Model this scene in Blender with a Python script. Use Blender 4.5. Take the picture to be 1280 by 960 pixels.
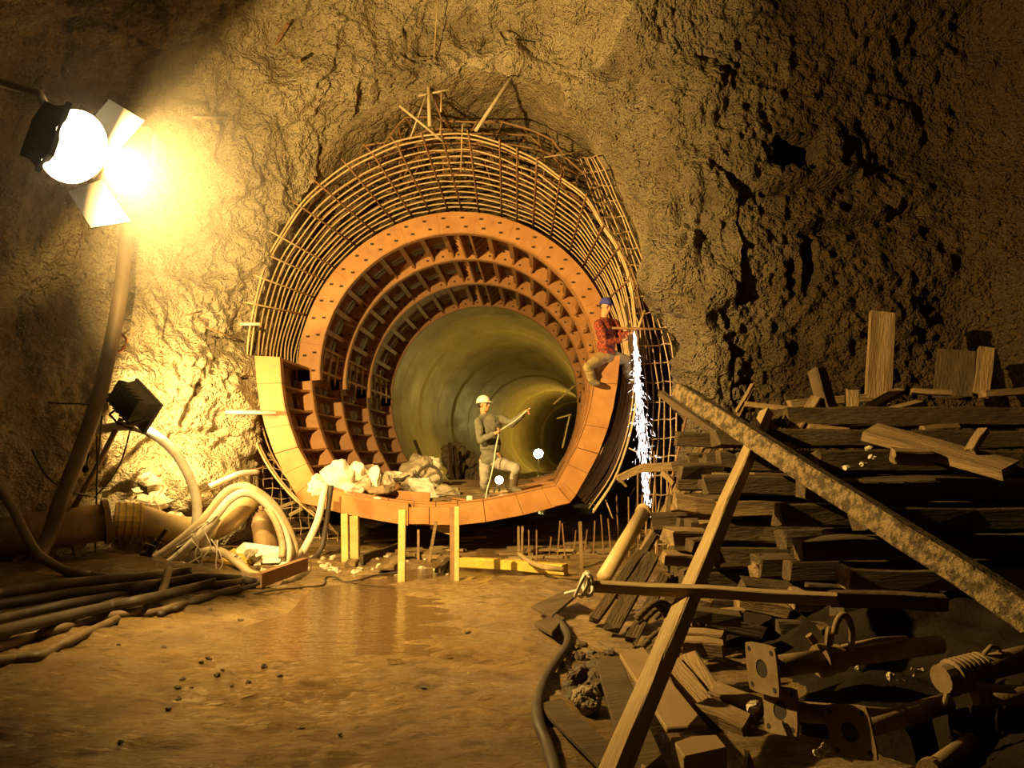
import bpy, math, random
import numpy as np
from mathutils import Vector, Matrix

for _o in list(bpy.data.objects):
    bpy.data.objects.remove(_o)
SC = bpy.context.scene
COL = SC.collection
rnd = random.Random(7)

# ------------------------------------------------------------------ camera, world, exposure
PITCH = math.atan(92 / 960)
CAMZ = 1.5
cam = bpy.data.cameras.new('camera')
cam.lens = 27.0
cam.sensor_width = 36.0
cam.clip_start = 0.05
cam.clip_end = 300
camo = bpy.data.objects.new('camera', cam)
COL.objects.link(camo)
camo.location = (0, 0, CAMZ)
camo.rotation_euler = (math.pi / 2 + PITCH, 0, 0)
SC.camera = camo

SC.view_settings.view_transform = 'Standard'
SC.view_settings.look = 'None'
SC.view_settings.gamma = 1.0
SC.view_settings.use_curve_mapping = False
SC.view_settings.exposure = 0.0

world = bpy.data.worlds.new('world')
SC.world = world
world.use_nodes = True
world.node_tree.nodes['Background'].inputs[0].default_value = (0.010, 0.006, 0.002, 1)
world.node_tree.nodes['Background'].inputs[1].default_value = 0.25

LAMP_COL = (1.0, 0.63, 0.19)
LAMP_MAIN_POWER = 1500
LAMP_FLOOD_POWER = 240


def V(*a):
    return Vector(a[0]) if len(a) == 1 else Vector(a)


def ray(px, py):
    x, y = (px - 640) / 960, (480 - py) / 960
    c, s = math.cos(PITCH), math.sin(PITCH)
    return Vector((x, c - y * s, s + y * c))


def at(px, py, Y):
    d = ray(px, py)
    return Vector((0, 0, CAMZ)) + d * (Y / d.y)


def atz(px, py, z):
    d = ray(px, py)
    return Vector((0, 0, CAMZ)) + d * ((z - CAMZ) / d.z)


def light_area(name, loc, direction, size, power, color, spread=180):
    l = bpy.data.lights.new(name, 'AREA')
    l.shape = 'DISK'
    l.size = size
    l.energy = power
    l.color = color
    l.spread = math.radians(spread)
    o = bpy.data.objects.new(name, l)
    COL.objects.link(o)
    o.location = loc
    o.rotation_euler = Vector(direction).to_track_quat('-Z', 'Y').to_euler()
    return o


def light_point(name, loc, power, color, r=0.08):
    l = bpy.data.lights.new(name, 'POINT')
    l.energy = power
    l.color = color
    l.shadow_soft_size = r
    o = bpy.data.objects.new(name, l)
    COL.objects.link(o)
    o.location = loc
    return o


# ------------------------------------------------------------------ mesh helpers
def fix_up(t, up=None):
    t = t.normalized()
    up = Vector(up) if up is not None else Vector((0, 0, 1))
    if abs(t.dot(up.normalized())) > 0.97:
        up = Vector((0, 1, 0)) if abs(t.y) < 0.9 else Vector((1, 0, 0))
    s = t.cross(up).normalized()
    return t, s, s.cross(t).normalized()


def spline(pts, n=8):
    P = [Vector(p) for p in pts]
    if len(P) < 3:
        return P
    Q = [P[0] * 2 - P[1]] + P + [P[-1] * 2 - P[-2]]
    out = []
    for i in range(1, len(Q) - 2):
        a, b, c, d = Q[i - 1], Q[i], Q[i + 1], Q[i + 2]
        for k in range(n):
            t = k / n
            out.append(0.5 * ((2 * b) + (c - a) * t + (2 * a - 5 * b + 4 * c - d) * t * t + (3 * b - a - 3 * c + d) * t ** 3))
    out.append(P[-1])
    return out


class MB:
    def __init__(self):
        self.v, self.f = [], []

    def add(self, vs, fs):
        b = len(self.v)
        self.v += [Vector(v) for v in vs]
        self.f += [tuple(i + b for i in f) for f in fs]
        return self

    def box(self, c, ax, ay, az):
        c, ax, ay, az = Vector(c), Vector(ax), Vector(ay), Vector(az)
        vs = [c + sx * ax + sy * ay + sz * az for sz in (-1, 1) for sy in (-1, 1) for sx in (-1, 1)]
        return self.add(vs, [(0, 2, 3, 1), (4, 5, 7, 6), (0, 1, 5, 4), (2, 6, 7, 3), (0, 4, 6, 2), (1, 3, 7, 5)])

    def beam(self, p0, p1, w, h, up=None):
        p0, p1 = Vector(p0), Vector(p1)
        t, s, u = fix_up(p1 - p0, up)
        return self.box((p0 + p1) / 2, (p1 - p0) / 2, s * w / 2, u * h / 2)

    def tube(self, pts, r, n=8, caps=True):
        P = [Vector(p) for p in pts]
        m = len(P)
        R = r if isinstance(r, (list, tuple)) else [r] * m
        tang = []
        for i in range(m):
            a, b = P[max(i - 1, 0)], P[min(i + 1, m - 1)]
            d = b - a
            tang.append(d.normalized() if d.length > 1e-9 else Vector((0, 0, 1)))
        t, s, u = fix_up(tang[0])
        vs, fs = [], []
        for i in range(m):
            if i:
                q = tang[i - 1].rotation_difference(tang[i])
                s = (q @ s)
                s = (s - tang[i] * s.dot(tang[i])).normalized()
                u = s.cross(tang[i])
            for k in range(n):
                a = 2 * math.pi * k / n
                vs.append(P[i] + (s * math.cos(a) + u * math.sin(a)) * R[i])
        for i in range(m - 1):
            for k in range(n):
                k2 = (k + 1) % n
                fs.append((i * n + k, i * n + k2, (i + 1) * n + k2, (i + 1) * n + k))
        if caps:
            fs.append(tuple(range(n - 1, -1, -1)))
            fs.append(tuple((m - 1) * n + k for k in range(n)))
        return self.add(vs, fs)

    def ellipsoid(self, c, ax, ay, az, nu=14, nv=9, fn=None):
        c, ax, ay, az = Vector(c), Vector(ax), Vector(ay), Vector(az)
        vs, fs = [c - az], []
        for j in range(1, nv):
            ph = -math.pi / 2 + math.pi * j / nv
            for i in range(nu):
                th = 2 * math.pi * i / nu
                vs.append(c + ax * math.cos(ph) * math.cos(th) + ay * math.cos(ph) * math.sin(th) + az * math.sin(ph))
        vs.append(c + az)
        if fn:
            vs = [fn(v) for v in vs]
        for i in range(nu):
            fs.append((0, 1 + (i + 1) % nu, 1 + i))
        for j in range(nv - 2):
            for i in range(nu):
                a, b = 1 + j * nu + i, 1 + j * nu + (i + 1) % nu
                fs.append((a, b, b + nu, a + nu))
        top = len(vs) - 1
        base = 1 + (nv - 2) * nu
        for i in range(nu):
            fs.append((base + i, base + (i + 1) % nu, top))
        return self.add(vs, fs)

    def prism(self, poly, off):
        off = Vector(off)
        P = [Vector(p) for p in poly]
        n = len(P)
        vs = P + [p + off for p in P]
        fs = [tuple(range(n - 1, -1, -1)), tuple(range(n, 2 * n))]
        fs += [(i, (i + 1) % n, n + (i + 1) % n, n + i) for i in range(n)]
        return self.add(vs, fs)

    def lathe(self, p0, axis, prof, n=20):
        """prof: list of (distance along axis, radius)"""
        t, s, u = fix_up(Vector(axis))
        p0 = Vector(p0)
        vs, fs = [], []
        for d, r in prof:
            for k in range(n):
                a = 2 * math.pi * k / n
                vs.append(p0 + t * d + (s * math.cos(a) + u * math.sin(a)) * r)
        for i in range(len(prof) - 1):
            for k in range(n):
                k2 = (k + 1) % n
                fs.append((i * n + k, i * n + k2, (i + 1) * n + k2, (i + 1) * n + k))
        fs.append(tuple(range(n - 1, -1, -1)))
        fs.append(tuple((len(prof) - 1) * n + k for k in range(n)))
        return self.add(vs, fs)

    def center(self):
        xs = [min(v[i] for v in self.v) for i in range(3)]
        xe = [max(v[i] for v in self.v) for i in range(3)]
        return Vector(((xs[0] + xe[0]) / 2, (xs[1] + xe[1]) / 2, xs[2]))

    def build(self, name, mat, parent=None, smooth=False, bevel=0.0):
        if parent is None:
            o0 = self.center()
        else:
            o0 = Vector(wloc(parent))
        me = bpy.data.meshes.new(name)
        me.from_pydata([v - o0 for v in self.v], [], self.f)
        me.update()
        if smooth:
            me.polygons.foreach_set('use_smooth', [True] * len(me.polygons))
        o = bpy.data.objects.new(name, me)
        COL.objects.link(o)
        if mat:
            me.materials.append(mat)
        if parent is None:
            o.location = o0
        else:
            o.parent = parent
        if bevel:
            b = o.modifiers.new('bevel', 'BEVEL')
            b.width = bevel
            b.segments = 1
            b.limit_method = 'ANGLE'
        return o


def wloc(o):
    p = Vector(o.location)
    while o.parent:
        o = o.parent
        p = p + Vector(o.location)
    return p


def T(o, label, cat, group=None):
    o['label'] = label
    o['category'] = cat
    if group:
        o['group'] = group
    return o


def E(name, loc, label, cat, group=None):
    o = bpy.data.objects.new(name, None)
    o.empty_display_size = 0.1
    COL.objects.link(o)
    o.location = loc
    return T(o, label, cat, group)


def kind(o, k):
    o['kind'] = k
    return o


# ------------------------------------------------------------------ noise (numpy)
def _hash(ix, iy, iz, seed):
    h = (ix.astype(np.int64) * 374761393 + iy.astype(np.int64) * 668265263 + iz.astype(np.int64) * 2147483647 + seed * 974711) & 0xFFFFFFFF
    h = ((h ^ (h >> 13)) * 1274126177) & 0xFFFFFFFF
    h = ((h ^ (h >> 16)) * 2246822519) & 0xFFFFFFFF
    return ((h ^ (h >> 15)) & 0xFFFF) / 65535.0


def vnoise(P, scale, seed=0):
    p = np.asarray(P) * scale
    i = np.floor(p).astype(np.int64)
    f = p - i
    f = f * f * f * (f * (f * 6 - 15) + 10)
    r = 0
    for dx in (0, 1):
        wx = f[:, 0] if dx else 1 - f[:, 0]
        for dy in (0, 1):
            wy = f[:, 1] if dy else 1 - f[:, 1]
            for dz in (0, 1):
                wz = f[:, 2] if dz else 1 - f[:, 2]
                r = r + wx * wy * wz * _hash(i[:, 0] + dx, i[:, 1] + dy, i[:, 2] + dz, seed)
    return r * 2 - 1


def lump(v, amp, scale, seed):
    """displace a single-object vertex list with noise"""
    P = np.array([tuple(q) for q in v])
    n = np.stack([vnoise(P + 13.1 * k, scale, seed + k) for k in range(3)], 1)
    P = P + n * amp
    return [Vector(q) for q in P]


# ------------------------------------------------------------------ materials
def mat(name, c1, c2=None, scale=6.0, rough=0.7, metal=0.0, bump=0.0, bscale=40.0, stretch=(1, 1, 1), detail=6,
        coords='Object', spec=0.4, c3=None, s3=1.5, rough2=None, bdist=0.02, th=(0.35, 0.65), th3=(0.5, 0.7)):
    m = bpy.data.materials.new(name)
    m.use_nodes = True
    nt = m.node_tree
    N, L = nt.nodes, nt.links
    b = N['Principled BSDF']
    b.inputs['Roughness'].default_value = rough
    b.inputs['Metallic'].default_value = metal
    b.inputs['Specular IOR Level'].default_value = spec
    b.inputs['Base Color'].default_value = (*c1, 1)
    tc = N.new('ShaderNodeTexCoord')
    mp = N.new('ShaderNodeMapping')
    mp.inputs['Scale'].default_value = stretch
    if coords == 'World':
        g = N.new('ShaderNodeNewGeometry')
        L.new(g.outputs['Position'], mp.inputs['Vector'])
    else:
        L.new(tc.outputs[coords], mp.inputs['Vector'])

    def noise(s, d=detail, r=0.6):
        n = N.new('ShaderNodeTexNoise')
        n.inputs['Scale'].default_value = s
        n.inputs['Detail'].default_value = d
        n.inputs['Roughness'].default_value = r
        L.new(mp.outputs[0], n.inputs['Vector'])
        return n.outputs['Fac']

    def ramp(x, a, bb):
        r = N.new('ShaderNodeMapRange')
        r.inputs['From Min'].default_value = a
        r.inputs['From Max'].default_value = bb
        L.new(x, r.inputs['Value'])
        return r.outputs[0]

    col = None
    if c2:
        f = ramp(noise(scale), *th)
        mx = N.new('ShaderNodeMix')
        mx.data_type = 'RGBA'
        mx.inputs['A'].default_value = (*c1, 1)
        mx.inputs['B'].default_value = (*c2, 1)
        L.new(f, mx.inputs['Factor'])
        col = mx.outputs['Result']
        if rough2 is not None:
            rr = N.new('ShaderNodeMapRange')
            rr.inputs['To Min'].default_value = rough
            rr.inputs['To Max'].default_value = rough2
            L.new(f, rr.inputs['Value'])
            L.new(rr.outputs[0], b.inputs['Roughness'])
    if c3:
        f = ramp(noise(s3), *th3)
        mx = N.new('ShaderNodeMix')
        mx.data_type = 'RGBA'
        if col:
            L.new(col, mx.inputs['A'])
        else:
            mx.inputs['A'].default_value = (*c1, 1)
        mx.inputs['B'].default_value = (*c3, 1)
        L.new(f, mx.inputs['Factor'])
        col = mx.outputs['Result']
    if col:
        L.new(col, b.inputs['Base Color'])
    if bump:
        bn = N.new('ShaderNodeBump')
        bn.inputs['Strength'].default_value = bump
        bn.inputs['Distance'].default_value = bdist
        L.new(noise(bscale, 4), bn.inputs['Height'])
        L.new(bn.outputs[0], b.inputs['Normal'])
    return m


def emis(name, color, strength):
    m = bpy.data.materials.new(name)
    m.use_nodes = True
    b = m.node_tree.nodes['Principled BSDF']
    b.inputs['Base Color'].default_value = (0, 0, 0, 1)
    b.inputs['Emission Color'].default_value = (*color, 1)
    b.inputs['Emission Strength'].default_value = strength
    return m


def rock_mat(name, lumpy=1.0, c1=(0.50, 0.42, 0.28), c2=(0.36, 0.29, 0.18), c3=(0.22, 0.17, 0.10)):
    m = mat(name, c1, c2, scale=1.3, rough=0.85, coords='World', c3=c3, s3=0.55, th3=(0.56, 0.72), spec=0.25)
    nt = m.node_tree
    N, L = nt.nodes, nt.links
    b = N['Principled BSDF']
    g = N.new('ShaderNodeNewGeometry')
    n1 = N.new('ShaderNodeTexNoise')
    n1.inputs['Scale'].default_value = 38
    n1.inputs['Detail'].default_value = 2
    n1.inputs['Roughness'].default_value = 0.6
    L.new(g.outputs['Position'], n1.inputs['Vector'])
    va = N.new('ShaderNodeVectorMath')
    va.operation = 'MULTIPLY_ADD'
    va.inputs[1].default_value = (0.03, 0.03, 0.03)
    L.new(n1.outputs['Color'], va.inputs[0])
    L.new(g.outputs['Position'], va.inputs[2])
    hs = []
    for sc_, wt in ((12, -.9), (23, -.8)):
        vo = N.new('ShaderNodeTexVoronoi')
        vo.inputs['Scale'].default_value = sc_
        vo.feature = 'SMOOTH_F1'
        vo.inputs['Smoothness'].default_value = .4
        L.new(va.outputs[0], vo.inputs['Vector'])
        s = N.new('ShaderNodeMath')
        s.operation = 'MULTIPLY_ADD'
        s.inputs[1].default_value = wt
        L.new(vo.outputs['Distance'], s.inputs[0])
        if hs:
            L.new(hs[-1].outputs[0], s.inputs[2])
        else:
            L.new(n1.outputs['Fac'], s.inputs[2])
        hs.append(s)
    bn = N.new('ShaderNodeBump')
    bn.inputs['Strength'].default_value = 1.0
    bn.inputs['Distance'].default_value = 0.10 * lumpy
    L.new(hs[-1].outputs[0], bn.inputs['Height'])
    L.new(bn.outputs[0], b.inputs['Normal'])
    return m


M = {}
M['rock'] = rock_mat('shotcrete', 0.75)
M['rock_dimmed'] = rock_mat('shotcrete_rough_dimmed', 1.0)
_nt = M['rock_dimmed'].node_tree  # wall colour darkened towards the right to stand in for fading lamp light
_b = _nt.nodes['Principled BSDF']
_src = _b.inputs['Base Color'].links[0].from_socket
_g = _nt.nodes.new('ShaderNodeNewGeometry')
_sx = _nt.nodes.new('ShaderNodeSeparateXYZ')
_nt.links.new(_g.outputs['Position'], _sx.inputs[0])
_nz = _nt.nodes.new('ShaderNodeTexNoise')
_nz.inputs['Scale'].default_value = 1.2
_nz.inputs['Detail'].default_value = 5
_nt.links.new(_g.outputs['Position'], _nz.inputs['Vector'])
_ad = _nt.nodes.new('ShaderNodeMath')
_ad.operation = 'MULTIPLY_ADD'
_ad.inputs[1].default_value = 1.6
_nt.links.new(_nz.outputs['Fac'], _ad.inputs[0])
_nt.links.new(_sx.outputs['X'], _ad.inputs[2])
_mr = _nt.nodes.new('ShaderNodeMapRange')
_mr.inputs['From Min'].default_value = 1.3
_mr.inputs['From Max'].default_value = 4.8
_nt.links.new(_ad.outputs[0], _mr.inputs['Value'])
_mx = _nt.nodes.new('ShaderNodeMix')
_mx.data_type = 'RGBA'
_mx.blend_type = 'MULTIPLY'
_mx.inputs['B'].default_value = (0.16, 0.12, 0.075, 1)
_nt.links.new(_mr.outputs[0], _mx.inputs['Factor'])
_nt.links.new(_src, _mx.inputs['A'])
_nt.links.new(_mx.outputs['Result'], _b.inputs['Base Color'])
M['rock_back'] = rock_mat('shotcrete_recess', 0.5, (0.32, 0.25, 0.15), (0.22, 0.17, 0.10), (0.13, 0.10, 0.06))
M['orange'] = mat('orange_paint', (0.46, 0.225, 0.075), (0.37, 0.165, 0.05), scale=3, rough=0.5, coords='World', c3=(0.30, 0.14, 0.06), s3=5, th3=(0.55, 0.75), bump=0.15, bscale=30, bdist=0.01)
M['orange_in'] = mat('orange_paint_worn', (0.40, 0.19, 0.06), (0.30, 0.14, 0.05), scale=2.2, rough=0.6, coords='World', c3=(0.20, 0.11, 0.05), s3=4, bump=0.2, bscale=25, bdist=0.01)
M['rebar'] = mat('rebar_steel', (0.58, 0.43, 0.23), (0.42, 0.28, 0.14), scale=8, rough=0.6, metal=0.2, coords='World')
M['rebar_dark'] = mat('rebar_rust', (0.22, 0.12, 0.06), (0.30, 0.17, 0.08), scale=9, rough=0.7, metal=0.2, coords='World')
M['concrete'] = mat('lining_concrete', (0.42, 0.325, 0.115), (0.31, 0.24, 0.085), scale=0.9, rough=0.45, coords='World', c3=(0.17, 0.15, 0.08), s3=0.7, th3=(0.55, 0.75), bump=0.25, bscale=5, stretch=(1, 0.5, 1), rough2=0.6)
M['wood'] = mat('dirty_timber', (0.286, 0.197, 0.095), (0.190, 0.122, 0.054), scale=5, rough=0.85, stretch=(0.25, 2.5, 2.5), c3=(0.095, 0.061, 0.027), s3=2.2, bump=0.9, bscale=26, bdist=0.03)
M['wood_pale'] = mat('pale_timber', (0.363, 0.271, 0.132), (0.264, 0.185, 0.086), scale=4, rough=0.8, stretch=(0.3, 3, 3), bump=0.6, bscale=26, bdist=0.02)
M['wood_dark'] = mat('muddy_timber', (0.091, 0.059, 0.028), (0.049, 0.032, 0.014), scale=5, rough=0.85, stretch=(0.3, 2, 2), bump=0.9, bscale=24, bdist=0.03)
M['mud_beam'] = mat('muddy_steel_beam', (0.225, 0.158, 0.075), (0.060, 0.041, 0.019), scale=16, rough=0.8, bump=1.0, bscale=34, bdist=0.05, detail=4, th=(0.42, 0.58))
M['black'] = mat('black_rubber', (0.035, 0.027, 0.02), (0.06, 0.045, 0.03), scale=5, rough=0.6, coords='World')
M['hose_dark'] = mat('brown_hose', (0.10, 0.07, 0.04), (0.16, 0.11, 0.06), scale=5, rough=0.55, coords='World', bump=0.2, bscale=30)
M['hose_pale'] = mat('pale_dusty_hose', (0.55, 0.46, 0.30), (0.38, 0.30, 0.18), scale=5, rough=0.6, coords='World', bump=0.3, bscale=30)
M['hose_white'] = mat('white_hose', (0.75, 0.70, 0.58), (0.60, 0.53, 0.40), scale=6, rough=0.5, coords='World')
M['steel'] = mat('rusty_steel', (0.30, 0.20, 0.10), (0.20, 0.13, 0.07), scale=7, rough=0.6, metal=0.35, coords='World', bump=0.4, bscale=40)
M['dark_metal'] = mat('dark_metal', (0.03, 0.025, 0.02), rough=0.5, metal=0.3)
M['white_cloth'] = mat('white_sacking', (0.86, 0.81, 0.70), (0.74, 0.68, 0.56), scale=8, rough=0.9, coords='World', bump=0.4, bscale=20)
M['grey_cloth'] = mat('dirty_sacking', (0.50, 0.42, 0.30), (0.34, 0.27, 0.18), scale=8, rough=0.9, coords='World', bump=0.4, bscale=20)
M['brown_cloth'] = mat('brown_sacking', (0.30, 0.21, 0.12), (0.2, 0.14, 0.08), scale=8, rough=0.9, coords='World', bump=0.4, bscale=20)
M['rubble'] = mat('pale_rubble', (0.62, 0.55, 0.42), (0.42, 0.35, 0.24), scale=8, rough=0.9, coords='World', bump=0.8, bscale=22)
M['stone'] = mat('dark_stone', (0.06, 0.045, 0.03), (0.09, 0.07, 0.045), scale=9, rough=0.8)
M['yellow'] = mat('yellow_paint', (0.60, 0.42, 0.06), (0.42, 0.28, 0.05), scale=7, rough=0.6, coords='World', bump=0.5, bscale=30)
M['pipe'] = mat('ochre_pipe', (0.48, 0.36, 0.18), (0.36, 0.26, 0.12), scale=4, rough=0.5, coords='World')
M['skin'] = mat('skin', (0.50, 0.27, 0.14), rough=0.55)
M['shirt'] = mat('grey_green_work_shirt', (0.17, 0.165, 0.12), (0.12, 0.115, 0.085), scale=12, rough=0.85, coords='World', bump=0.3, bscale=30)
M['trousers'] = mat('light_grey_trousers', (0.36, 0.34, 0.29), (0.27, 0.25, 0.21), scale=10, rough=0.85, coords='World', bump=0.3, bscale=30)
M['khaki'] = mat('khaki_trousers', (0.34, 0.25, 0.11), (0.26, 0.19, 0.08), scale=10, rough=0.85, coords='World', bump=0.3, bscale=30)
M['boot'] = mat('muddy_rubber_boot', (0.14, 0.11, 0.065), (0.09, 0.07, 0.04), scale=10, rough=0.5, coords='World')
M['helmet'] = mat('white_helmet', (0.85, 0.83, 0.76), rough=0.35)
M['blue'] = mat('blue_knit_cap', (0.06, 0.07, 0.42), (0.04, 0.05, 0.30), scale=30, rough=0.9, coords='World', bump=0.4, bscale=60)
M['hair'] = mat('dark_hair', (0.03, 0.02, 0.012), rough=0.6)
M['eye'] = mat('eye', (0.02, 0.015, 0.01), rough=0.2)
M['rope'] = mat('white_cable', (0.72, 0.66, 0.55), rough=0.6)
M['red'] = mat('red_spray_paint', (0.55, 0.07, 0.03), rough=0.8)
M['joint'] = mat('dark_joint', (0.03, 0.02, 0.012), rough=0.8)
M['lamp_on'] = emis('lamp_glass_lit', (1.0, 0.80, 0.42), 12)
M['spark'] = emis('spark_white', (1.0, 0.82, 0.78), 7)
# checked shirt
m = bpy.data.materials.new('red_checked_shirt')
m.use_nodes = True
_N, _L = m.node_tree.nodes, m.node_tree.links
_g = _N.new('ShaderNodeNewGeometry')
_c = _N.new('ShaderNodeTexChecker')
_c.inputs['Scale'].default_value = 22
_c.inputs['Color1'].default_value = (0.34, 0.055, 0.025, 1)
_c.inputs['Color2'].default_value = (0.10, 0.025, 0.02, 1)
_L.new(_g.outputs['Position'], _c.inputs['Vector'])
_L.new(_c.outputs['Color'], _N['Principled BSDF'].inputs['Base Color'])
_N['Principled BSDF'].inputs['Roughness'].default_value = 0.85
M['check'] = m

# floor : wet mud
m = mat('wet_mud', (0.25, 0.165, 0.066), (0.15, 0.095, 0.038), scale=2.2, detail=12, rough=0.55, coords='World', c3=(0.30, 0.21, 0.09), s3=0.8, spec=0.6, bump=0, th3=(0.5, 0.68))
_N, _L = m.node_tree.nodes, m.node_tree.links
_b = _N['Principled BSDF']
_g = _N.new('ShaderNodeNewGeometry')
_n = _N.new('ShaderNodeTexNoise')
_n.inputs['Scale'].default_value = 0.9
_n.inputs['Detail'].default_value = 5
_L.new(_g.outputs['Position'], _n.inputs['Vector'])
_r = _N.new('ShaderNodeMapRange')
_r.inputs['From Min'].default_value = 0.40
_r.inputs['From Max'].default_value = 0.60
_r.inputs['To Min'].default_value = 0.06
_r.inputs['To Max'].default_value = 0.30
_L.new(_n.outputs['Fac'], _r.inputs['Value'])
_wm = _N.new('ShaderNodeMapping')
_wm.inputs['Location'].default_value = (1.35 / .95, -6.9 / 2.1, 0)
_wm.inputs['Scale'].default_value = (1 / .95, 1 / 2.1, 0)
_L.new(_g.outputs['Position'], _wm.inputs['Vector'])
_wl = _N.new('ShaderNodeVectorMath')
_wl.operation = 'LENGTH'
_L.new(_wm.outputs[0], _wl.inputs[0])
_wa = _N.new('ShaderNodeMath')
_wa.operation = 'MULTIPLY_ADD'
_wa.inputs[1].default_value = 1.6
_L.new(_n.outputs['Fac'], _wa.inputs[0])
_L.new(_wl.outputs['Value'], _wa.inputs[2])
_wr = _N.new('ShaderNodeMapRange')
_wr.inputs['From Min'].default_value = 1.35
_wr.inputs['From Max'].default_value = 1.85
_wr.inputs['To Min'].default_value = 0.22
_wr.inputs['To Max'].default_value = 1.0
_L.new(_wa.outputs[0], _wr.inputs['Value'])
_wx = _N.new('ShaderNodeMath')
_wx.operation = 'MULTIPLY'
_L.new(_wr.outputs[0], _wx.inputs[0])
_L.new(_r.outputs[0], _wx.inputs[1])
_L.new(_wx.outputs[0], _b.inputs['Roughness'])
_mp = _N.new('ShaderNodeMapping')
_mp.inputs['Scale'].default_value = (0.7, 1.6, 1)
_mp.inputs['Rotation'].default_value = (0, 0, math.radians(-14))
_L.new(_g.outputs['Position'], _mp.inputs['Vector'])
_n2 = _N.new('ShaderNodeTexNoise')
_n2.inputs['Scale'].default_value = 17
_n2.inputs['Detail'].default_value = 8
_n2.inputs['Roughness'].default_value = 0.65
_L.new(_mp.outputs[0], _n2.inputs['Vector'])
_bn = _N.new('ShaderNodeBump')
_bn.inputs['Strength'].default_value = 1.0
_bn.inputs['Distance'].default_value = 0.06
_dm = _N.new('ShaderNodeTexNoise')  # darker blotches painted in for the contrast of wet glints
_dm.inputs['Scale'].default_value = 6.5
_dm.inputs['Detail'].default_value = 9
_dm.inputs['Roughness'].default_value = 0.7
_L.new(_mp.outputs[0], _dm.inputs['Vector'])
_dr = _N.new('ShaderNodeMapRange')
_dr.inputs['From Min'].default_value = 0.53
_dr.inputs['From Max'].default_value = 0.62
_dr.inputs['To Max'].default_value = 0.75
_L.new(_dm.outputs['Fac'], _dr.inputs['Value'])
_dx = _N.new('ShaderNodeMix')
_dx.data_type = 'RGBA'
_dx.inputs['B'].default_value = (0.085, 0.05, 0.018, 1)
_L.new(_b.inputs['Base Color'].links[0].from_socket, _dx.inputs['A'])
_L.new(_dr.outputs[0], _dx.inputs['Factor'])
_L.new(_dx.outputs['Result'], _b.inputs['Base Color'])
_L.new(_n2.outputs['Fac'], _bn.inputs['Height'])
_L.new(_bn.outputs[0], _b.inputs['Normal'])
M['mud'] = m
m = mat('puddle_water', (0.085, 0.052, 0.02), rough=0.08, spec=0.6, bump=0.6, bscale=7, bdist=0.03, coords='World', stretch=(0.6, 1.8, 1))
M['water'] = m

# ------------------------------------------------------------------ tunnel axis
A0 = at(572.8, 460, 13.7)
_d = ray(673, 572)
AXD = _d / _d.y
RO, RI = 2.88, 2.50


def axis(Y):
    p = A0 + AXD * (Y - 13.7)
    if Y > 20:
        p = p + Vector(((Y - 20) ** 2 / 390.0, 0, 0))
    return p


def circ(Y, a, r, c=None):
    """angle a in degrees, 0 = right, 90 = top"""
    c = axis(Y) if c is None else c
    return c + Vector((math.cos(math.radians(a)) * r, 0, math.sin(math.radians(a)) * r))


# ------------------------------------------------------------------ cave shell
def W(x, y, z):
    return Vector((x, y, z))


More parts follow.
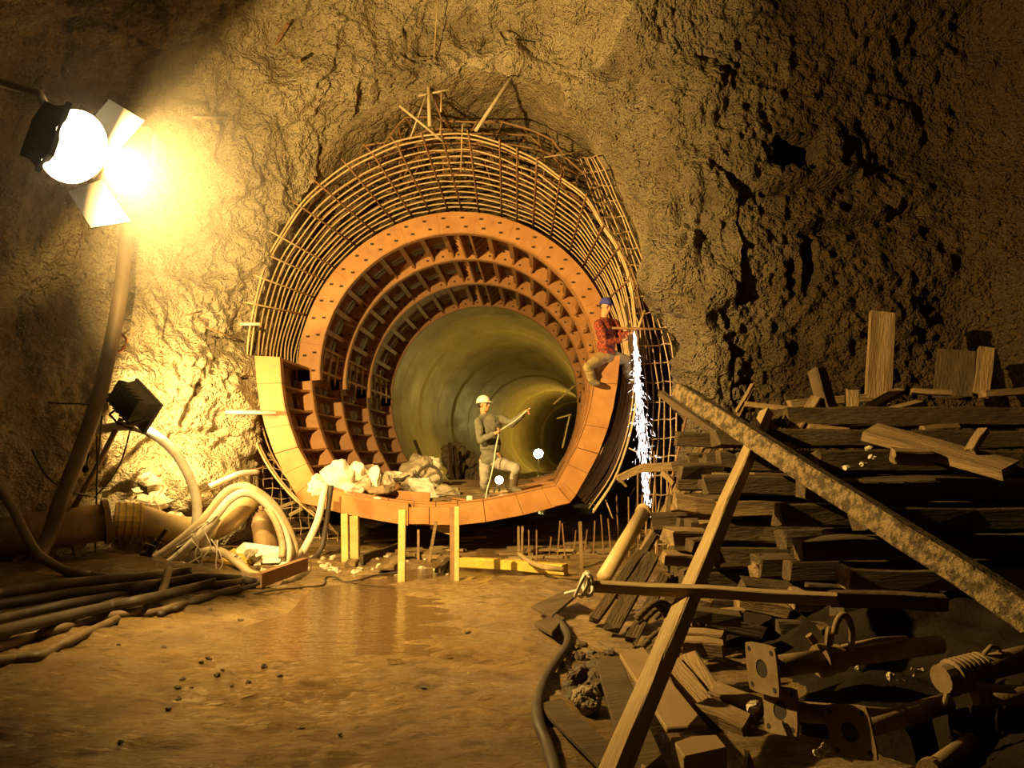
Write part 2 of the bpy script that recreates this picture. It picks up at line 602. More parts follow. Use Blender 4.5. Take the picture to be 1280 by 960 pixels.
RAYS = [
    [at(306, 640, 12.35), at(262, 640, 11.9), at(200, 640, 11.3), at(110, 640, 10.5), at(0, 640, 9.4), W(-7.3, 6.5, -.3), W(-7.8, 1, -.3), W(-8, -4, -.3)],
    [at(303, 610, 12.35), at(255, 605, 11.6), at(195, 600, 11.2), at(110, 600, 10.5), at(0, 600, 9.4), W(-7.3, 6.5, 1.1), W(-7.8, 1, 1.1), W(-8, -4, 1)],
    [at(310, 520, 12.4), at(262, 515, 11.7), at(190, 505, 11.2), at(100, 500, 10.4), at(0, 500, 9.4), W(-7.3, 6.5, 2.2), W(-7.8, 1, 2.2), W(-8, -4, 2)],
    [at(318, 400, 12.4), at(262, 395, 11.6), at(180, 390, 10.9), at(90, 390, 10.2), at(-10, 390, 9.3), W(-7.2, 6.5, 3.4), W(-7.7, 1, 3.4), W(-8, -4, 3.4)],
    [at(326, 310, 12.4), at(265, 295, 11.5), at(185, 270, 10.7), at(95, 260, 9.9), at(-10, 250, 9.0), W(-7, 6.5, 4.6), W(-7.5, 1, 4.6), W(-8, -4, 4.6)],
    [at(352, 255, 12.65), at(285, 215, 11.4), at(205, 150, 10.6), at(110, 90, 9.7), at(0, 20, 8.7), W(-6.4, 6, 6), W(-6.8, 1, 5.8), W(-7, -4, 5.8)],
    [at(395, 205, 12.6), at(335, 140, 11.45), at(275, 65, 10.9), at(205, 5, 10.0), at(110, -70, 8.8), W(-5, 6, 7.2), W(-5.2, 1, 6.9), W(-5.5, -4, 6.9)],
    [at(440, 160, 12.45), at(403, 95, 11.55), at(365, 25, 11.1), at(325, -50, 10.2), at(270, -130, 9.0), W(-3.4, 6, 8), W(-3.6, 1, 7.6), W(-3.8, -4, 7.6)],
    [at(500, 124, 12.2), at(474, 65, 11.7), at(445, 0, 11.2), at(418, -70, 10.2), at(390, -160, 9.0), W(-2, 6, 8.4), W(-2, 1, 8), W(-2, -4, 8)],
    [at(548, 103, 12.05), at(540, 50, 11.9), at(532, 0, 11.3), at(524, -70, 10.3), at(512, -170, 9.0), W(-.9, 6, 8.6), W(-.9, 1, 8.2), W(-.9, -4, 8.2)],
    [at(600, 89, 12.05), at(603, 40, 11.9), at(606, 0, 11.3), at(610, -70, 10.3), at(620, -170, 9.0), W(0, 6, 8.6), W(0, 1, 8.2), W(0, -4, 8.2)],
    [at(655, 85, 12.05), at(672, 40, 11.8), at(690, -5, 11.1), at(706, -70, 10.2), at(730, -170, 9.0), W(1, 6, 8.6), W(1, 1, 8.2), W(1, -4, 8.2)],
    [at(703, 128, 12.05), at(745, 70, 11.3), at(785, 10, 10.5), at(830, -60, 10.0), at(880, -160, 9.0), W(2.3, 6, 8.4), W(2.3, 1, 8), W(2.3, -4, 8)],
    [at(742, 190, 12.4), at(800, 135, 11.2), at(855, 80, 10.7), at(925, 15, 10.7), at(1010, -110, 9.8), W(3.8, 6, 8), W(3.8, 1, 7.6), W(3.8, -4, 7.6)],
    [at(770, 245, 12.3), at(825, 205, 11.1), at(880, 170, 10.7), at(935, 140, 10.7), at(1080, 70, 10.5), at(1290, -30, 9.6), W(7.4, 3, 6.5), W(6.8, -4, 6)],
    [at(798, 320, 12.2), at(838, 305, 11.0), at(885, 300, 10.65), at(932, 300, 10.7), at(1090, 280, 10.5), at(1300, 230, 9.6), W(7.8, 3, 4.6), W(7.2, -4, 4.2)],
    [at(832, 388, 12.2), at(858, 390, 11.1), at(897, 390, 10.7), at(942, 390, 10.75), at(1090, 400, 10.5), at(1300, 400, 9.6), W(7.9, 3, 3), W(7.4, -4, 3)],
    [at(858, 450, 12.2), at(876, 465, 11.1), at(912, 480, 10.8), at(955, 490, 10.9), at(1090, 500, 10.55), at(1300, 510, 9.7), W(7.9, 3, 2), W(7.6, -4, 2)],
    [at(858, 540, 12.2), at(874, 550, 11.3), at(905, 560, 11.1), at(955, 570, 11.3), at(1090, 580, 10.9), at(1300, 600, 9.9), W(7.9, 3, 1), W(7.7, -4, 1)],
    [at(856, 640, 12.2), at(874, 640, 11.5), at(900, 640, 11.3), at(955, 640, 11.4), at(1090, 640, 11), at(1300, 650, 10.3), W(7.9, 3, 0.3), W(7.7, -4, 0.3)],
    [at(856, 735, 12.2), at(874, 735, 11.5), at(900, 735, 11.4), at(955, 735, 11.4), at(1090, 745, 11), at(1300, 745, 10.3), W(7.9, 3, -.4), W(7.7, -4, -.4)],
]
RAYS[0] = [Vector((p.x, p.y, -0.35)) for p in RAYS[0]]
C = np.array([[tuple(p) for p in r] for r in RAYS])           # (nr, nc, 3)
# recess : from the opening edge back to the lining
recess = []
for r in C:
    e = r[0]
    row = []
    for Y, k in ((20.9, .0), (17.0, .6), (14.0, .97)):
        ax_ = np.array(axis(Y))
        a12 = np.array(axis(12.4))
        rel = (e - a12)
        rel[1] = 0
        rr = np.hypot(rel[0], rel[2])
        tgt = max(3.15, rr * k + 3.25 * (1 - k))
        if len(recess) >= 13 and Y < 20:
            tgt = rr + (.55 if Y < 15 else .35)
        row.append(ax_ + rel / rr * tgt)
    row = np.array(row)
    recess.append(row)
NREC = 3
C = np.concatenate([np.array(recess), C], 1)


def cr_up(A, n):
    """catmull-rom upsample along axis 0, n points per span (list)"""
    A = np.concatenate([2 * A[:1] - A[1:2], A, 2 * A[-1:] - A[-2:-1]], 0)
    out = []
    for i in range(1, len(A) - 2):
        a, b, c, d = A[i - 1], A[i], A[i + 1], A[i + 2]
        m = n[i - 1] if isinstance(n, (list, tuple)) else n
        for k in range(m):
            t = k / m
            out.append(0.5 * (2 * b + (c - a) * t + (2 * a - 5 * b + 4 * c - d) * t * t + (3 * b - a - 3 * c + d) * t ** 3))
    out.append(A[-2])
    return np.array(out)


NTH = 34
NT = [14, 24, 44, 44, 52, 60, 60, 50, 10, 6]
G = cr_up(C, NTH)                                             # theta
G = np.transpose(cr_up(np.transpose(G, (1, 0, 2)), NT), (1, 0, 2))
nr, nc = G.shape[:2]


def grid_normals(G):
    du = np.gradient(G, axis=0)
    dv = np.gradient(G, axis=1)
    n = np.cross(du, dv)
    n /= np.linalg.norm(n, axis=2, keepdims=True) + 1e-9
    return n


nrm = grid_normals(G)
# orient towards the cave interior (camera side)
ctr = np.array([0.0, 7.0, 3.5])
edge_i = sum(NT[:NREC])
s = np.sign(((ctr - G[:, edge_i + 60]) * nrm[:, edge_i + 60]).sum(1).mean())
nrm *= s
P = G.reshape(-1, 3)
tcol = np.tile(np.arange(nc), nr)
f = (0.30 * vnoise(P, 0.55, 1) + 0.20 * vnoise(P, 1.15, 2) + 0.12 * vnoise(P, 2.3, 3) + 0.062 * vnoise(P, 4.7, 4) + 0.05 * vnoise(P, 8.5, 5) + 0.036 * vnoise(P, 13.5, 6))
crease = 1 - np.abs(vnoise(P, 0.9, 11) + .25 * vnoise(P, 3.0, 13) + .12 * vnoise(P, 9.0, 14))
f = f - 0.10 * np.clip((crease - 0.88) / 0.12, 0, 1) ** 2 * (vnoise(P, 0.6, 12) > 0)
# calmer inside the recess, rougher on the right
amp = np.where(tcol < edge_i, 0.35, 1.0)
amp = amp * np.where((np.repeat(np.arange(nr), nc) > 13.2 * NTH) & (P[:, 0] > 3.2), 0.42, 1.0)
f = f * amp + np.where((amp > .4) & (amp < .5), 0.04 * vnoise(P, 5, 30) + 0.045 * vnoise(P, 9, 31) + 0.034 * vnoise(P, 16, 32), 0)


def proj(P):
    c, s_ = math.cos(PITCH), math.sin(PITCH)
    d = P - np.array([0, 0, CAMZ])
    depth = d[:, 1] * c + d[:, 2] * s_
    up = -d[:, 1] * s_ + d[:, 2] * c
    depth = np.where(depth < .1, .1, depth)
    return 640 + 960 * d[:, 0] / depth, 480 - 960 * up / depth


# relief features of the rock, located once on the surface
qx, qy = proj(P)
front = (tcol >= edge_i) & (P[:, 1] > 4)


def stamp(cx, cy, rx, ry, amt, hard=2.0):
    global f
    d = np.sqrt(((qx - cx) / rx) ** 2 + ((qy - cy) / ry) ** 2)
    f = f + np.where(front, amt * np.clip((1.25 - d) * hard, 0, 1), 0)


def box_stamp(x0, y0, x1, y1, amt, soft=5):
    global f
    dx = np.maximum(np.maximum(x0 - qx, qx - x1), 0)
    dy = np.maximum(np.maximum(y0 - qy, qy - y1), 0)
    f = f + np.where(front, amt * np.clip(1 - np.hypot(dx, dy) / soft, 0, 1), 0)


def ridge(x0, y0, x1, y1, w0, w1, amt):
    global f
    ux, uy = x1 - x0, y1 - y0
    t = ((qx - x0) * ux + (qy - y0) * uy) / (ux * ux + uy * uy)
    tt = np.clip(t, 0, 1)
    d = np.hypot(qx - x0 - tt * ux, qy - y0 - tt * uy)
    w = w0 + (w1 - w0) * tt
    f = f + np.where(front, amt * np.clip(1.4 - d / w, 0, 1), 0)


box_stamp(974, 176, 1016, 200, -0.75, 6)              # square niche
stamp(935, 180, 26, 42, 0.14, 1.5)                    # smooth boss beside it
stamp(1040, 185, 17, 28, 0.1, 2)
ridge(945, 232, 1075, 212, 5, 9, 0.16)
ridge(955, 242, 1070, 224, 4, 6, -0.15)
ridge(985, 286, 1110, 262, 4, 9, 0.14)
ridge(1000, 296, 1150, 262, 4, 10, -0.12)
stamp(1130, 190, 55, 38, -0.12, 1.2)
stamp(1010, 330, 8, 40, -0.12)
stamp(990, 345, 7, 20, -0.14)
stamp(1005, 425, 20, 22, -0.2, 1.2)
stamp(985, 410, 18, 13, -0.12)
stamp(866, 480, 20, 46, 0.16, 1.2)                    # rounded boss at pillar foot
stamp(840, 258, 7, 22, -0.22)
stamp(852, 300, 6, 12, -0.18)
stamp(885, 295, 14, 60, -0.10)
stamp(905, 400, 16, 14, -0.2)
ridge(300, 120, 420, 85, 8, 8, 0.06)
ridge(400, 105, 425, 85, 5, 5, -0.14)
ridge(280, 130, 275, 195, 6, 9, -0.16)
stamp(235, 160, 38, 34, 0.2, 1.2)
ridge(215, 265, 300, 225, 14, 14, 0.12)
ridge(250, 480, 228, 530, 5, 5, -0.2)
ridge(196, 545, 140, 600, 6, 9, -0.25)
stamp(240, 610, 55, 40, 0.45, 1.0)                    # boulder left of the form
stamp(160, 620, 60, 24, -0.35, 1.0)
ridge(215, 545, 270, 540, 5, 5, -0.15)
stamp(455, 140, 8, 40, -0.12)

P = P + nrm.reshape(-1, 3) * f[:, None]
G = P.reshape(nr, nc, 3)
vn = grid_normals(G)
vn *= s


def cave_piece(name, i0, i1, j0, j1, material):
    g = G[i0:i1 + 1, j0:j1 + 1]
    a, b = g.shape[:2]
    idx = np.arange(a * b).reshape(a, b)
    q = np.stack([idx[:-1, :-1], idx[1:, :-1], idx[1:, 1:], idx[:-1, 1:]], -1).reshape(-1, 4)
    if s < 0:
        q = q[:, ::-1]
    me = bpy.data.meshes.new(name)
    o0 = g.reshape(-1, 3).mean(0)
    me.vertices.add(a * b)
    me.vertices.foreach_set('co', (g.reshape(-1, 3) - o0).ravel())
    me.loops.add(q.size)
    me.loops.foreach_set('vertex_index', q.ravel().astype(np.int32))
    me.polygons.add(len(q))
    me.polygons.foreach_set('loop_start', np.arange(0, q.size, 4, dtype=np.int32))
    me.update(calc_edges=True)
    me.validate()
    me.polygons.foreach_set('use_smooth', [True] * len(me.polygons))
    me.normals_split_custom_set_from_vertices(vn[i0:i1 + 1, j0:j1 + 1].reshape(-1, 3).tolist())
    me.materials.append(material)
    o = bpy.data.objects.new(name, me)
    COL.objects.link(o)
    o.location = o0
    return kind(o, 'structure')


iA, iB = 5 * NTH, 12 * NTH
cave_piece('wall_left', 0, iA, edge_i, nc - 1, M['rock'])
cave_piece('ceiling', iA, iB, edge_i, nc - 1, M['rock'])
cave_piece('wall_right', iB, nr - 1, edge_i, nc - 1, M['rock_dimmed'])
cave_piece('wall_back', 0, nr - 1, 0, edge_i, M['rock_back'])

# ------------------------------------------------------------------ floor
nx, ny = 460, 330
xs = np.linspace(-9, 9, nx)
ys = np.concatenate([np.linspace(-4, 2.5, 30, endpoint=False), np.linspace(2.5, 14, 330, endpoint=False), np.linspace(14, 21.5, 30)])
XX, YY = np.meshgrid(xs, ys, indexing='ij')
Pf = np.stack([XX.ravel(), YY.ravel(), 0 * XX.ravel()], 1)


def floor_h(Pf):
    x, y = Pf[:, 0], Pf[:, 1]
    P2 = np.stack([x * 0.7 + y * .15, y * 1.1, 0 * x], 1)
    h = 0.045 * vnoise(P2, 0.5, 21) + 0.03 * vnoise(P2, 1.3, 22) + 0.02 * vnoise(P2, 3.1, 23) + 0.017 * vnoise(P2, 7, 24) + 0.012 * vnoise(P2, 14, 25)
    left = np.clip((-2.6 - x) / 2.0, 0, 1) * np.clip((y - 5.5) / 4, 0, 1)
    h = h + 0.22 * left ** 1.3
    h = h + 0.24 * np.clip((y - 13.0) / 1.0, 0, 1)
    # broad shallow basin for standing water in front of the supports
    d = np.sqrt(((x + 0.9) / 2.3) ** 2 + ((y - 10.6) / 1.0) ** 2)
    h = h - 0.07 * np.clip(1.2 - d, 0, 1) * 1.2
    d = np.sqrt(((x + 1.6) / 0.9) ** 2 + ((y - 7.4) / 2.4) ** 2)
    h = h - 0.045 * np.clip(1.3 - d, 0, 1)
    return h


Pf[:, 2] = floor_h(Pf)


def ground(x, y):
    return float(floor_h(np.array([[x, y, 0.0]]))[0])


def atg(px, py, lift=0.0):
    z = 0.0
    for _ in range(4):
        p = atz(px, py, z + lift)
        z = ground(p.x, p.y)
    return atz(px, py, z + lift)


idx = np.arange(nx * len(ys)).reshape(nx, len(ys))
q = np.stack([idx[:-1, :-1], idx[1:, :-1], idx[1:, 1:], idx[:-1, 1:]], -1).reshape(-1, 4)
me = bpy.data.meshes.new('floor')
me.from_pydata(Pf.tolist(), [], q.tolist())
me.polygons.foreach_set('use_smooth', [True] * len(me.polygons))
me.materials.append(M['mud'])
fl = bpy.data.objects.new('floor', me)
COL.objects.link(fl)
kind(fl, 'structure')


def puddle(name, cx, cy, rx, ry, z, seed, label):
    vs = [(cx, cy, z)]
    n = 40
    for k in range(n):
        a = 2 * math.pi * k / n
        w = 1 + 0.16 * math.sin(3 * a + seed) + 0.1 * math.sin(7 * a + 2 * seed)
        vs.append((cx + rx * w * math.cos(a), cy + ry * w * math.sin(a), z))
    b = MB().add(vs, [(0, 1 + k, 1 + (k + 1) % n) for k in range(n)])
    o = b.build(name, M['water'])
    return T(o, label, 'puddle')


puddle('puddle', -1.5, 7.3, 1.0, 2.3, -0.040, 2.0, 'long glinting puddle broken by ridges in the middle of the muddy floor')
puddle('puddle', -0.6, 10.5, 2.3, 0.95, -0.036, 1.0, 'shallow brown puddle in front of the posts that hold up the form')

# ------------------------------------------------------------------ lined tunnel behind the form
tun = E('wall_tunnel', axis(20.9), 'round concrete lined tunnel', 'wall')
del tun['label'], tun['category']
kind(tun, 'structure')
edges = [20.62, 23.6, 27.0, 30.5, 34.0, 38.0, 42.0, 46.5, 51.0, 56.0, 62.0, 70.0, 80.0]
for i in range(len(edges) - 1):
    y0, y1 = edges[i], edges[i + 1]
    m_ = 8
    n_ = 72
    rr0 = RO + (0.05 if i % 2 else 0.0)
    secs = [(y0, rr0 + 0.07), (y0 + 0.05, rr0 + 0.07), (y0 + 0.12, rr0)]
    secs += [(y0 + 0.12 + (y1 - y0 - 0.12) * k / m_, rr0 - 0.015 * math.sin(k * 1.7 + i)) for k in range(1, m_ + 1)]
    if i == 0:
        secs = [(20.62, 3.7)] + [(20.62, RO)] + secs[3:]
    b = MB()
    vs, fs = [], []
    for Y, r in secs:
        for k in range(n_):
            vs.append(circ(Y, 360 * k / n_, r + 0.012 * math.sin(k * 2.1 + Y)))
    for j in range(len(secs) - 1):
        for k in range(n_):
            k2 = (k + 1) % n_
            fs.append((j * n_ + k, (j + 1) * n_ + k, (j + 1) * n_ + k2, j * n_ + k2))
    b.add(vs, fs).build('lining_ring', M['concrete'], tun, smooth=True)
# flat muddy invert of the tunnel
b = MB()
vs, fs = [], []
for j, Y in enumerate(np.linspace(20.7, 79, 60)):
    for k in range(9):
        u = -1 + k / 4
        w = 1.35
        vs.append(axis(Y) + Vector((u * w, 0, -RO + 0.33 + 0.05 * math.sin(Y * 3 + k * 2) - 0.04 * math.sin(Y * 1.1 - k) + 0.25 * (u < -.5) * max(0, 1 - (Y - 20) / 12))))
for j in range(59):
    for k in range(8):
        a = j * 9 + k
        fs.append((a, a + 1, a + 10, a + 9))
o = b.add(vs, fs).build('muddy_invert', M['mud'], tun, smooth=True)

# ------------------------------------------------------------------ upper formwork
SEG = 14.0


def arc_plate(mb, Y0, Y1, r0, r1, a0, a1, n, cfun=axis):
    """solid between radii r0<r1, angles, thickness Y0..Y1"""
    vs, fs = [], []
    for k in range(n + 1):
        a = a0 + (a1 - a0) * k / n
        for Y, r in ((Y0, r0), (Y0, r1), (Y1, r1), (Y1, r0)):
            vs.append(circ(Y, a, r, cfun(Y)))
    for k in range(n):
        for j in range(4):
            j2 = (j + 1) % 4
            fs.append((k * 4 + j, k * 4 + j2, k * 4 + 4 + j2, k * 4 + 4 + j))
    fs.append((3, 2, 1, 0))
    fs.append(tuple(n * 4 + j for j in range(4)))
    mb.add(vs, fs)


FY = [13.7, 15.58, 17.8, 20.5]
UPA0, UPA1 = -3.0, 185.0
upper = E('arch_formwork', axis(13.7) + Vector((0, 0, -0.2)), 'rust-orange steel arch form with ribbed segments around the tunnel mouth', 'formwork')
nseg = 13
da = (UPA1 - UPA0) / nseg
bolts = MB()
for fi, Y in enumerate(FY):
    for k in range(nseg):
        b = MB()
        arc_plate(b, Y, Y + 0.05, RI, RO if fi == 0 else RI + .29, UPA0 + da * k + 0.03, UPA0 + da * (k + 1) - 0.03, 6)
        b.build('flange_plate', M['orange'] if fi == 0 else M['orange'], upper)
        # inner lip of the flange
        b = MB()
        arc_plate(b, Y - 0.015, Y + 0.12, RI - 0.025, RI, UPA0 + da * k + 0.03, UPA0 + da * (k + 1) - 0.03, 6)
        b.build('flange_lip', M['orange_in'], upper)
    for k in range(int((UPA1 - UPA0) / 7.2)):
        a = UPA0 + 4 + 7.2 * k
        for r in ((RI + 0.10, RI + 0.27) if fi == 0 else (RI + 0.09, RI + 0.24)):
            aa = a + (1.5 if r > RI + .2 else 0)
            c = circ(Y - 0.004, aa, r)
            bolts.box(c, (0.032 if fi == 0 else .022, 0, 0), (0, 0.012, 0), (0, 0, 0.016))
kind(bolts.build('bolt_slot', M['joint'], upper), 'stuff')
for fi in range(3):
    Y0, Y1 = FY[fi] + 0.05, FY[fi + 1]
    for k in range(nseg):
        b = MB()
        arc_plate(b, Y0, Y1, RO - 0.02, RO, UPA0 + da * k + 0.1, UPA0 + da * (k + 1) - 0.1, 5)
        b.build('skin_plate', M['orange_in'], upper)
    ang = [a for a in np.arange(UPA0 + 6, UPA1 - 4, 9.4)]
    for a in ang:
        if 80 < a < 97:
            continue
        b = MB()
        rin = RI + 0.10
        pts = []
        # rib plate: full depth at both ends (gusset), slightly shallower between
        for Y, r in ((Y0, RI + 0.03), (Y0 + .22, rin), (Y1 - .22, rin), (Y1, RI + 0.03)):
            pts.append(circ(Y, a, r))
        for Y in (Y1, Y0):
            pts.append(circ(Y, a, RO - 0.02))
        tdir = Vector((-math.sin(math.radians(a)), 0, math.cos(math.radians(a))))
        b.prism([p - tdir * 0.02 for p in pts], tdir * 0.04)
        rib = b.build('rib', M['orange_in'], upper)
        # lobed gusset in the plane of the next flange
        b = MB()
        b.prism([circ(Y1 + .005, a - 2.7, RI + .27), circ(Y1 + .005, a + 2.7, RI + .27), circ(Y1 + .005, a + 1.1, RO - .02), circ(Y1 + .005, a - 1.1, RO - .02)], Vector((0, .035, 0)))
        b.build('gusset', M['orange'], upper)
        # small fold along the inner edge of the rib
        b = MB()
        b.prism([circ(Y0 + .2, a, rin), circ(Y1 - .2, a, rin), circ(Y1 - .2, a + 1.6, rin + .005), circ(Y0 + .2, a + 1.6, rin + .005)],
                Vector((math.cos(math.radians(a)), 0, math.sin(math.radians(a)))) * 0.02)
        b.build('rib_fold', M['orange_in'], rib)
    # crown splice with toothed gussets
    for a in (86.0, 91.0):
        tdir = Vector((-math.sin(math.radians(a)), 0, math.cos(math.radians(a))))
        b = MB()
        pts = [circ(Y0, a, RI + .0), circ(Y1, a, RI + .0), circ(Y1, a, RO - .02), circ(Y0, a, RO - .02)]
        b.prism([p - tdir * 0.018 for p in pts], tdir * 0.036)
        b.build('crown_plate', M['orange'], upper)
        sgn = -1 if a < 88 else 1
        for g in range(5):
            Yg = Y0 + (Y1 - Y0) * (g + .5) / 5
            b = MB()
            b.prism([circ(Yg, a, RI + .01), circ(Yg, a + sgn * 6.5, RO - .03), circ(Yg, a, RO - .03)], Vector((0, 0.03, 0)))
            b.build('gusset', M['orange'], upper)

# ------------------------------------------------------------------ lower (invert) formwork
LP = [(2.91, 3.12), (2.86, 2.66), (2.79, 2.28), (2.70, 1.96), (2.55, 1.56), (2.38, 1.25), (2.19, .92), (2.08, .78), (1.81, .72), (1.37, .61), (.78, .50), (.36, .455), (0, .44)]
LI = [(2.53, 3.10), (2.49, 2.68), (2.43, 2.32), (2.34, 2.02), (2.20, 1.66), (2.05, 1.40), (1.93, 1.18), (1.86, 1.06), (1.66, 1.02), (1.25, .93), (.74, .83), (.34, .79), (0, .775)]
LPo = LP + [(-u, z) for u, z in LP[-2::-1]]
LPi = LI + [(-u, z) for u, z in LI[-2::-1]]
ZREF = 3.12
LY = [12.13, 13.7, 15.58, 17.8, 20.5]


def low(Y, uz):
    t = min(1, max(0, (Y - 12.13) / (20.6 - 12.13)))
    ax_ = axis(Y)
    cx = -1.19 * (1 - t) + axis(20.6).x * t
    a_ref = axis(12.13).z
    return Vector((cx + uz[0], Y, uz[1] + (ax_.z - a_ref) * 1.0))


lower = E('invert_formwork', low(12.13, (0, 0.44)), 'rust-orange steel invert form, its front frame resting on short posts', 'formwork')


def low_seg(mb, Y0, Y1, k, outer, inner, gap=0.008):
    o0, o1 = Vector(outer[k]), Vector(outer[k + 1])
    i0, i1 = Vector(inner[k]), Vector(inner[k + 1])
    g = gap / max((o1 - o0).length, .01)
    quad = [o0.lerp(o1, g), o0.lerp(o1, 1 - g), i0.lerp(i1, 1 - g), i0.lerp(i1, g)]
    A = [low(Y0, q_) for q_ in quad]
    B = [low(Y1, q_) for q_ in quad]
    mb.add(A + B, [(0, 1, 2, 3), (7, 6, 5, 4)] + [(j, 4 + j, 4 + (j + 1) % 4, (j + 1) % 4) for j in range(4)])


nk = len(LPo) - 1
joins = {0, 4, 7, 10, 12, 14, 17, 20, nk}
LPm = [tuple(Vector(a).lerp(Vector(c), .34)) for a, c in zip(LPo, LPi)]
for fi, Y in enumerate(LY):
    groups, cur = [], []
    for k in range(nk):
        if k in joins and cur:
            groups.append(cur)
            cur = []
        cur.append(k)
    groups.append(cur)
    for gr in groups:
        b = MB()
        for k in gr:
            low_seg(b, Y, Y + (0.08 if fi == 0 else .05), k, LPo if fi == 0 else LPm, LPi, 0.006 if (k == gr[0] or k == gr[-1]) else 0)
        b.build('flange_plate', M['orange'], lower)
        b = MB()
        LPe = [(u * (RI - .025) / RI if z > 1.1 else u, z + (0.0 if z > 1.1 else 0.03)) for u, z in LPi]
        for k in gr:
            low_seg(b, Y - 0.012, Y + 0.13, k, LPi, LPe, 0.006 if (k == gr[0] or k == gr[-1]) else 0)
        b.build('flange_lip', M['orange_in'], lower)
for fi in range(4):
    Y0, Y1 = LY[fi] + .06, LY[fi + 1]
    LPs = [(u * .992, z + .02 * (z < .95)) for u, z in LPo]
    for k in range(nk):
        b = MB()
        low_seg(b, Y0, Y1, k, LPo, LPs, 0.004)
        b.build('skin_plate', M['orange_in'], lower)
    # ribs
    for k in range(1, nk, 1):
        if k in (6, 8, 16, 18) or (9 < k < 15 and k % 2 == 0):
            continue
        o0, i0 = Vector(LPo[k]), Vector(LPi[k])
        im = o0.lerp(i0, 0.72)
        tdir = (Vector(LPo[k + 1]) - Vector(LPo[k - 1])).normalized()
        td = Vector((tdir.x, 0, tdir.y))
        pts = [low(Y0, o0), low(Y1, o0), low(Y1, o0.lerp(i0, .95)), low(Y1 - .25, im), low(Y0 + .25, im), low(Y0, o0.lerp(i0, .95))]
        b = MB()
        b.prism([p - td * .02 for p in pts], td * .04)
        b.build('rib', M['orange_in'], lower)
        b = MB()
        tv = td * .13
        b.prism([low(Y1 + .005, o0.lerp(i0, .38)) - tv, low(Y1 + .005, o0.lerp(i0, .38)) + tv, low(Y1 + .005, o0) + tv * .4, low(Y1 + .005, o0) - tv * .4], Vector((0, .035, 0)))
        b.build('gusset', M['orange'], lower)
    # top closing plates
    for sgn in (-1, 1):
        uo, ui = LP[0], LI[0]
        b = MB()
        b.prism([low(Y0, (sgn * uo[0], uo[1])), low(Y1, (sgn * uo[0], uo[1])), low(Y1, (sgn * ui[0], ui[1])), low(Y0, (sgn * ui[0], ui[1]))], Vector((0, 0, -.04)))
        b.build('top_plate', M['orange_in'], lower)
# corner stiffener plates on the front frame
for sgn in (-1, 1):
    b = MB()
    b.prism([low(12.11, (sgn * 2.10, .80)), low(12.11, (sgn * 1.84, .745)), low(12.11, (sgn * 1.70, 1.00)), low(12.11, (sgn * 1.90, 1.05))], Vector((0, -.02, 0)))
    b.build('corner_plate', M['orange'], lower)
# projecting centre plates of the front frame
for (x0, x1, y0, y1) in ((511, 536, 634, 655), (537, 563, 634, 656)):
    b = MB()
    p = [at(x0, y0, 11.98), at(x1, y0, 11.98), at(x1, y1, 11.98), at(x0, y1, 11.98)]
    b.prism(p, Vector((0, .1, 0)))
    b.build('splice_plate', M['orange'], lower)
b = MB()
b.prism([at(424, 618, 11.95), at(510, 629, 11.95), at(510, 657, 11.95), at(447, 646, 11.95), at(424, 641, 11.95)], Vector((0, .14, 0)))
b.build('splice_plate', M['orange'], lower)
b = MB()
for (x0, x1, y0, y1) in ((475, 537, 612, 626), (565, 598, 622, 634)):
    b.prism([at(x0, y0, 12.5), at(x1, y0 + 4, 12.5), at(x1, y1 + 3, 12.5), at(x0, y1, 12.5)], Vector((0, .08, 0)))
b.build('cross_member', M['orange'], lower)
# deck boards lying across the invert
for k in range(9):
    b = MB()
    Y = 12.75 + k * .62 + rnd.uniform(-.1, .1)
    h = .80 + .02 * k
    b.beam(low(Y, (-1.25 + rnd.uniform(-.1, .1), h)), low(Y + rnd.uniform(-.12, .12), (1.45 + rnd.uniform(-.2, .1), h + .03)), .24, .05)
    T(b.build('deck_board', M['wood'], None), 'worn deck board laid across the invert form', 'board', 'deck boards inside the invert form')
# jacks between upper and lower form on the left
for fi in range(3):
    Y0, Y1 = FY[fi] + .1, FY[fi + 1] - .02
    for sgn in (-1,):
        top = lambda Y: Vector((axis(Y).x + sgn * 2.55, Y, axis(Y).z + .42))
        bot = lambda Y: Vector((low(Y, (sgn * 2.50, 3.12)).x, Y, low(Y, (0, 3.12)).z - .02))
        rail = MB()
        rail.beam(top(Y0), top(Y1), .05, .05)
        rail.build('jack_rail', M['orange'], upper)
        rail = MB()
        rail.beam(bot(Y0), bot(Y1), .05, .05)
        rail.build('jack_rail', M['orange'], upper)
        for k in range(3):
            Y = Y0 + (Y1 - Y0) * (k + .9) / 4.0 + .1
            b = MB()
            b.tube([top(Y), bot(Y)], .032, 8)
            b.build('jack_bar', M['hose_pale'], upper)
            b = MB()
            q_ = bot(Y)
            b.prism([q_ + Vector((0, -.09, 0)), q_ + Vector((0, .05, 0)), q_ + Vector((.0, -.02, -.2))], Vector((.02, 0, 0)))
            b.build('jack_bracket', M['orange'], upper)

# ------------------------------------------------------------------ rebar cage
BARS = [((300, 377), (380.6, 391.5)), ((315, 343), (391, 370)), ((329, 316), (401, 346)), ((321, 280), (411.5, 327.5)), ((364, 251), (433, 290)), ((385, 219), (468, 287)),
        ((426, 197.5), (492, 272)), ((454, 179), (513, 260)), ((487.5, 169), (537, 259)), ((527, 168), (560, 257)), ((550, 166), (578, 251)),
        ((584, 161), (600, 254)), ((624, 176), (629, 264)), ((646, 186), (651, 266)), ((672, 198), (673, 273)), ((701, 219), (696, 288)), ((733, 243), (720, 308)),
        ((754.5, 281), (737, 327)), ((773, 309), (757, 341)), ((790, 341), (768, 371))]
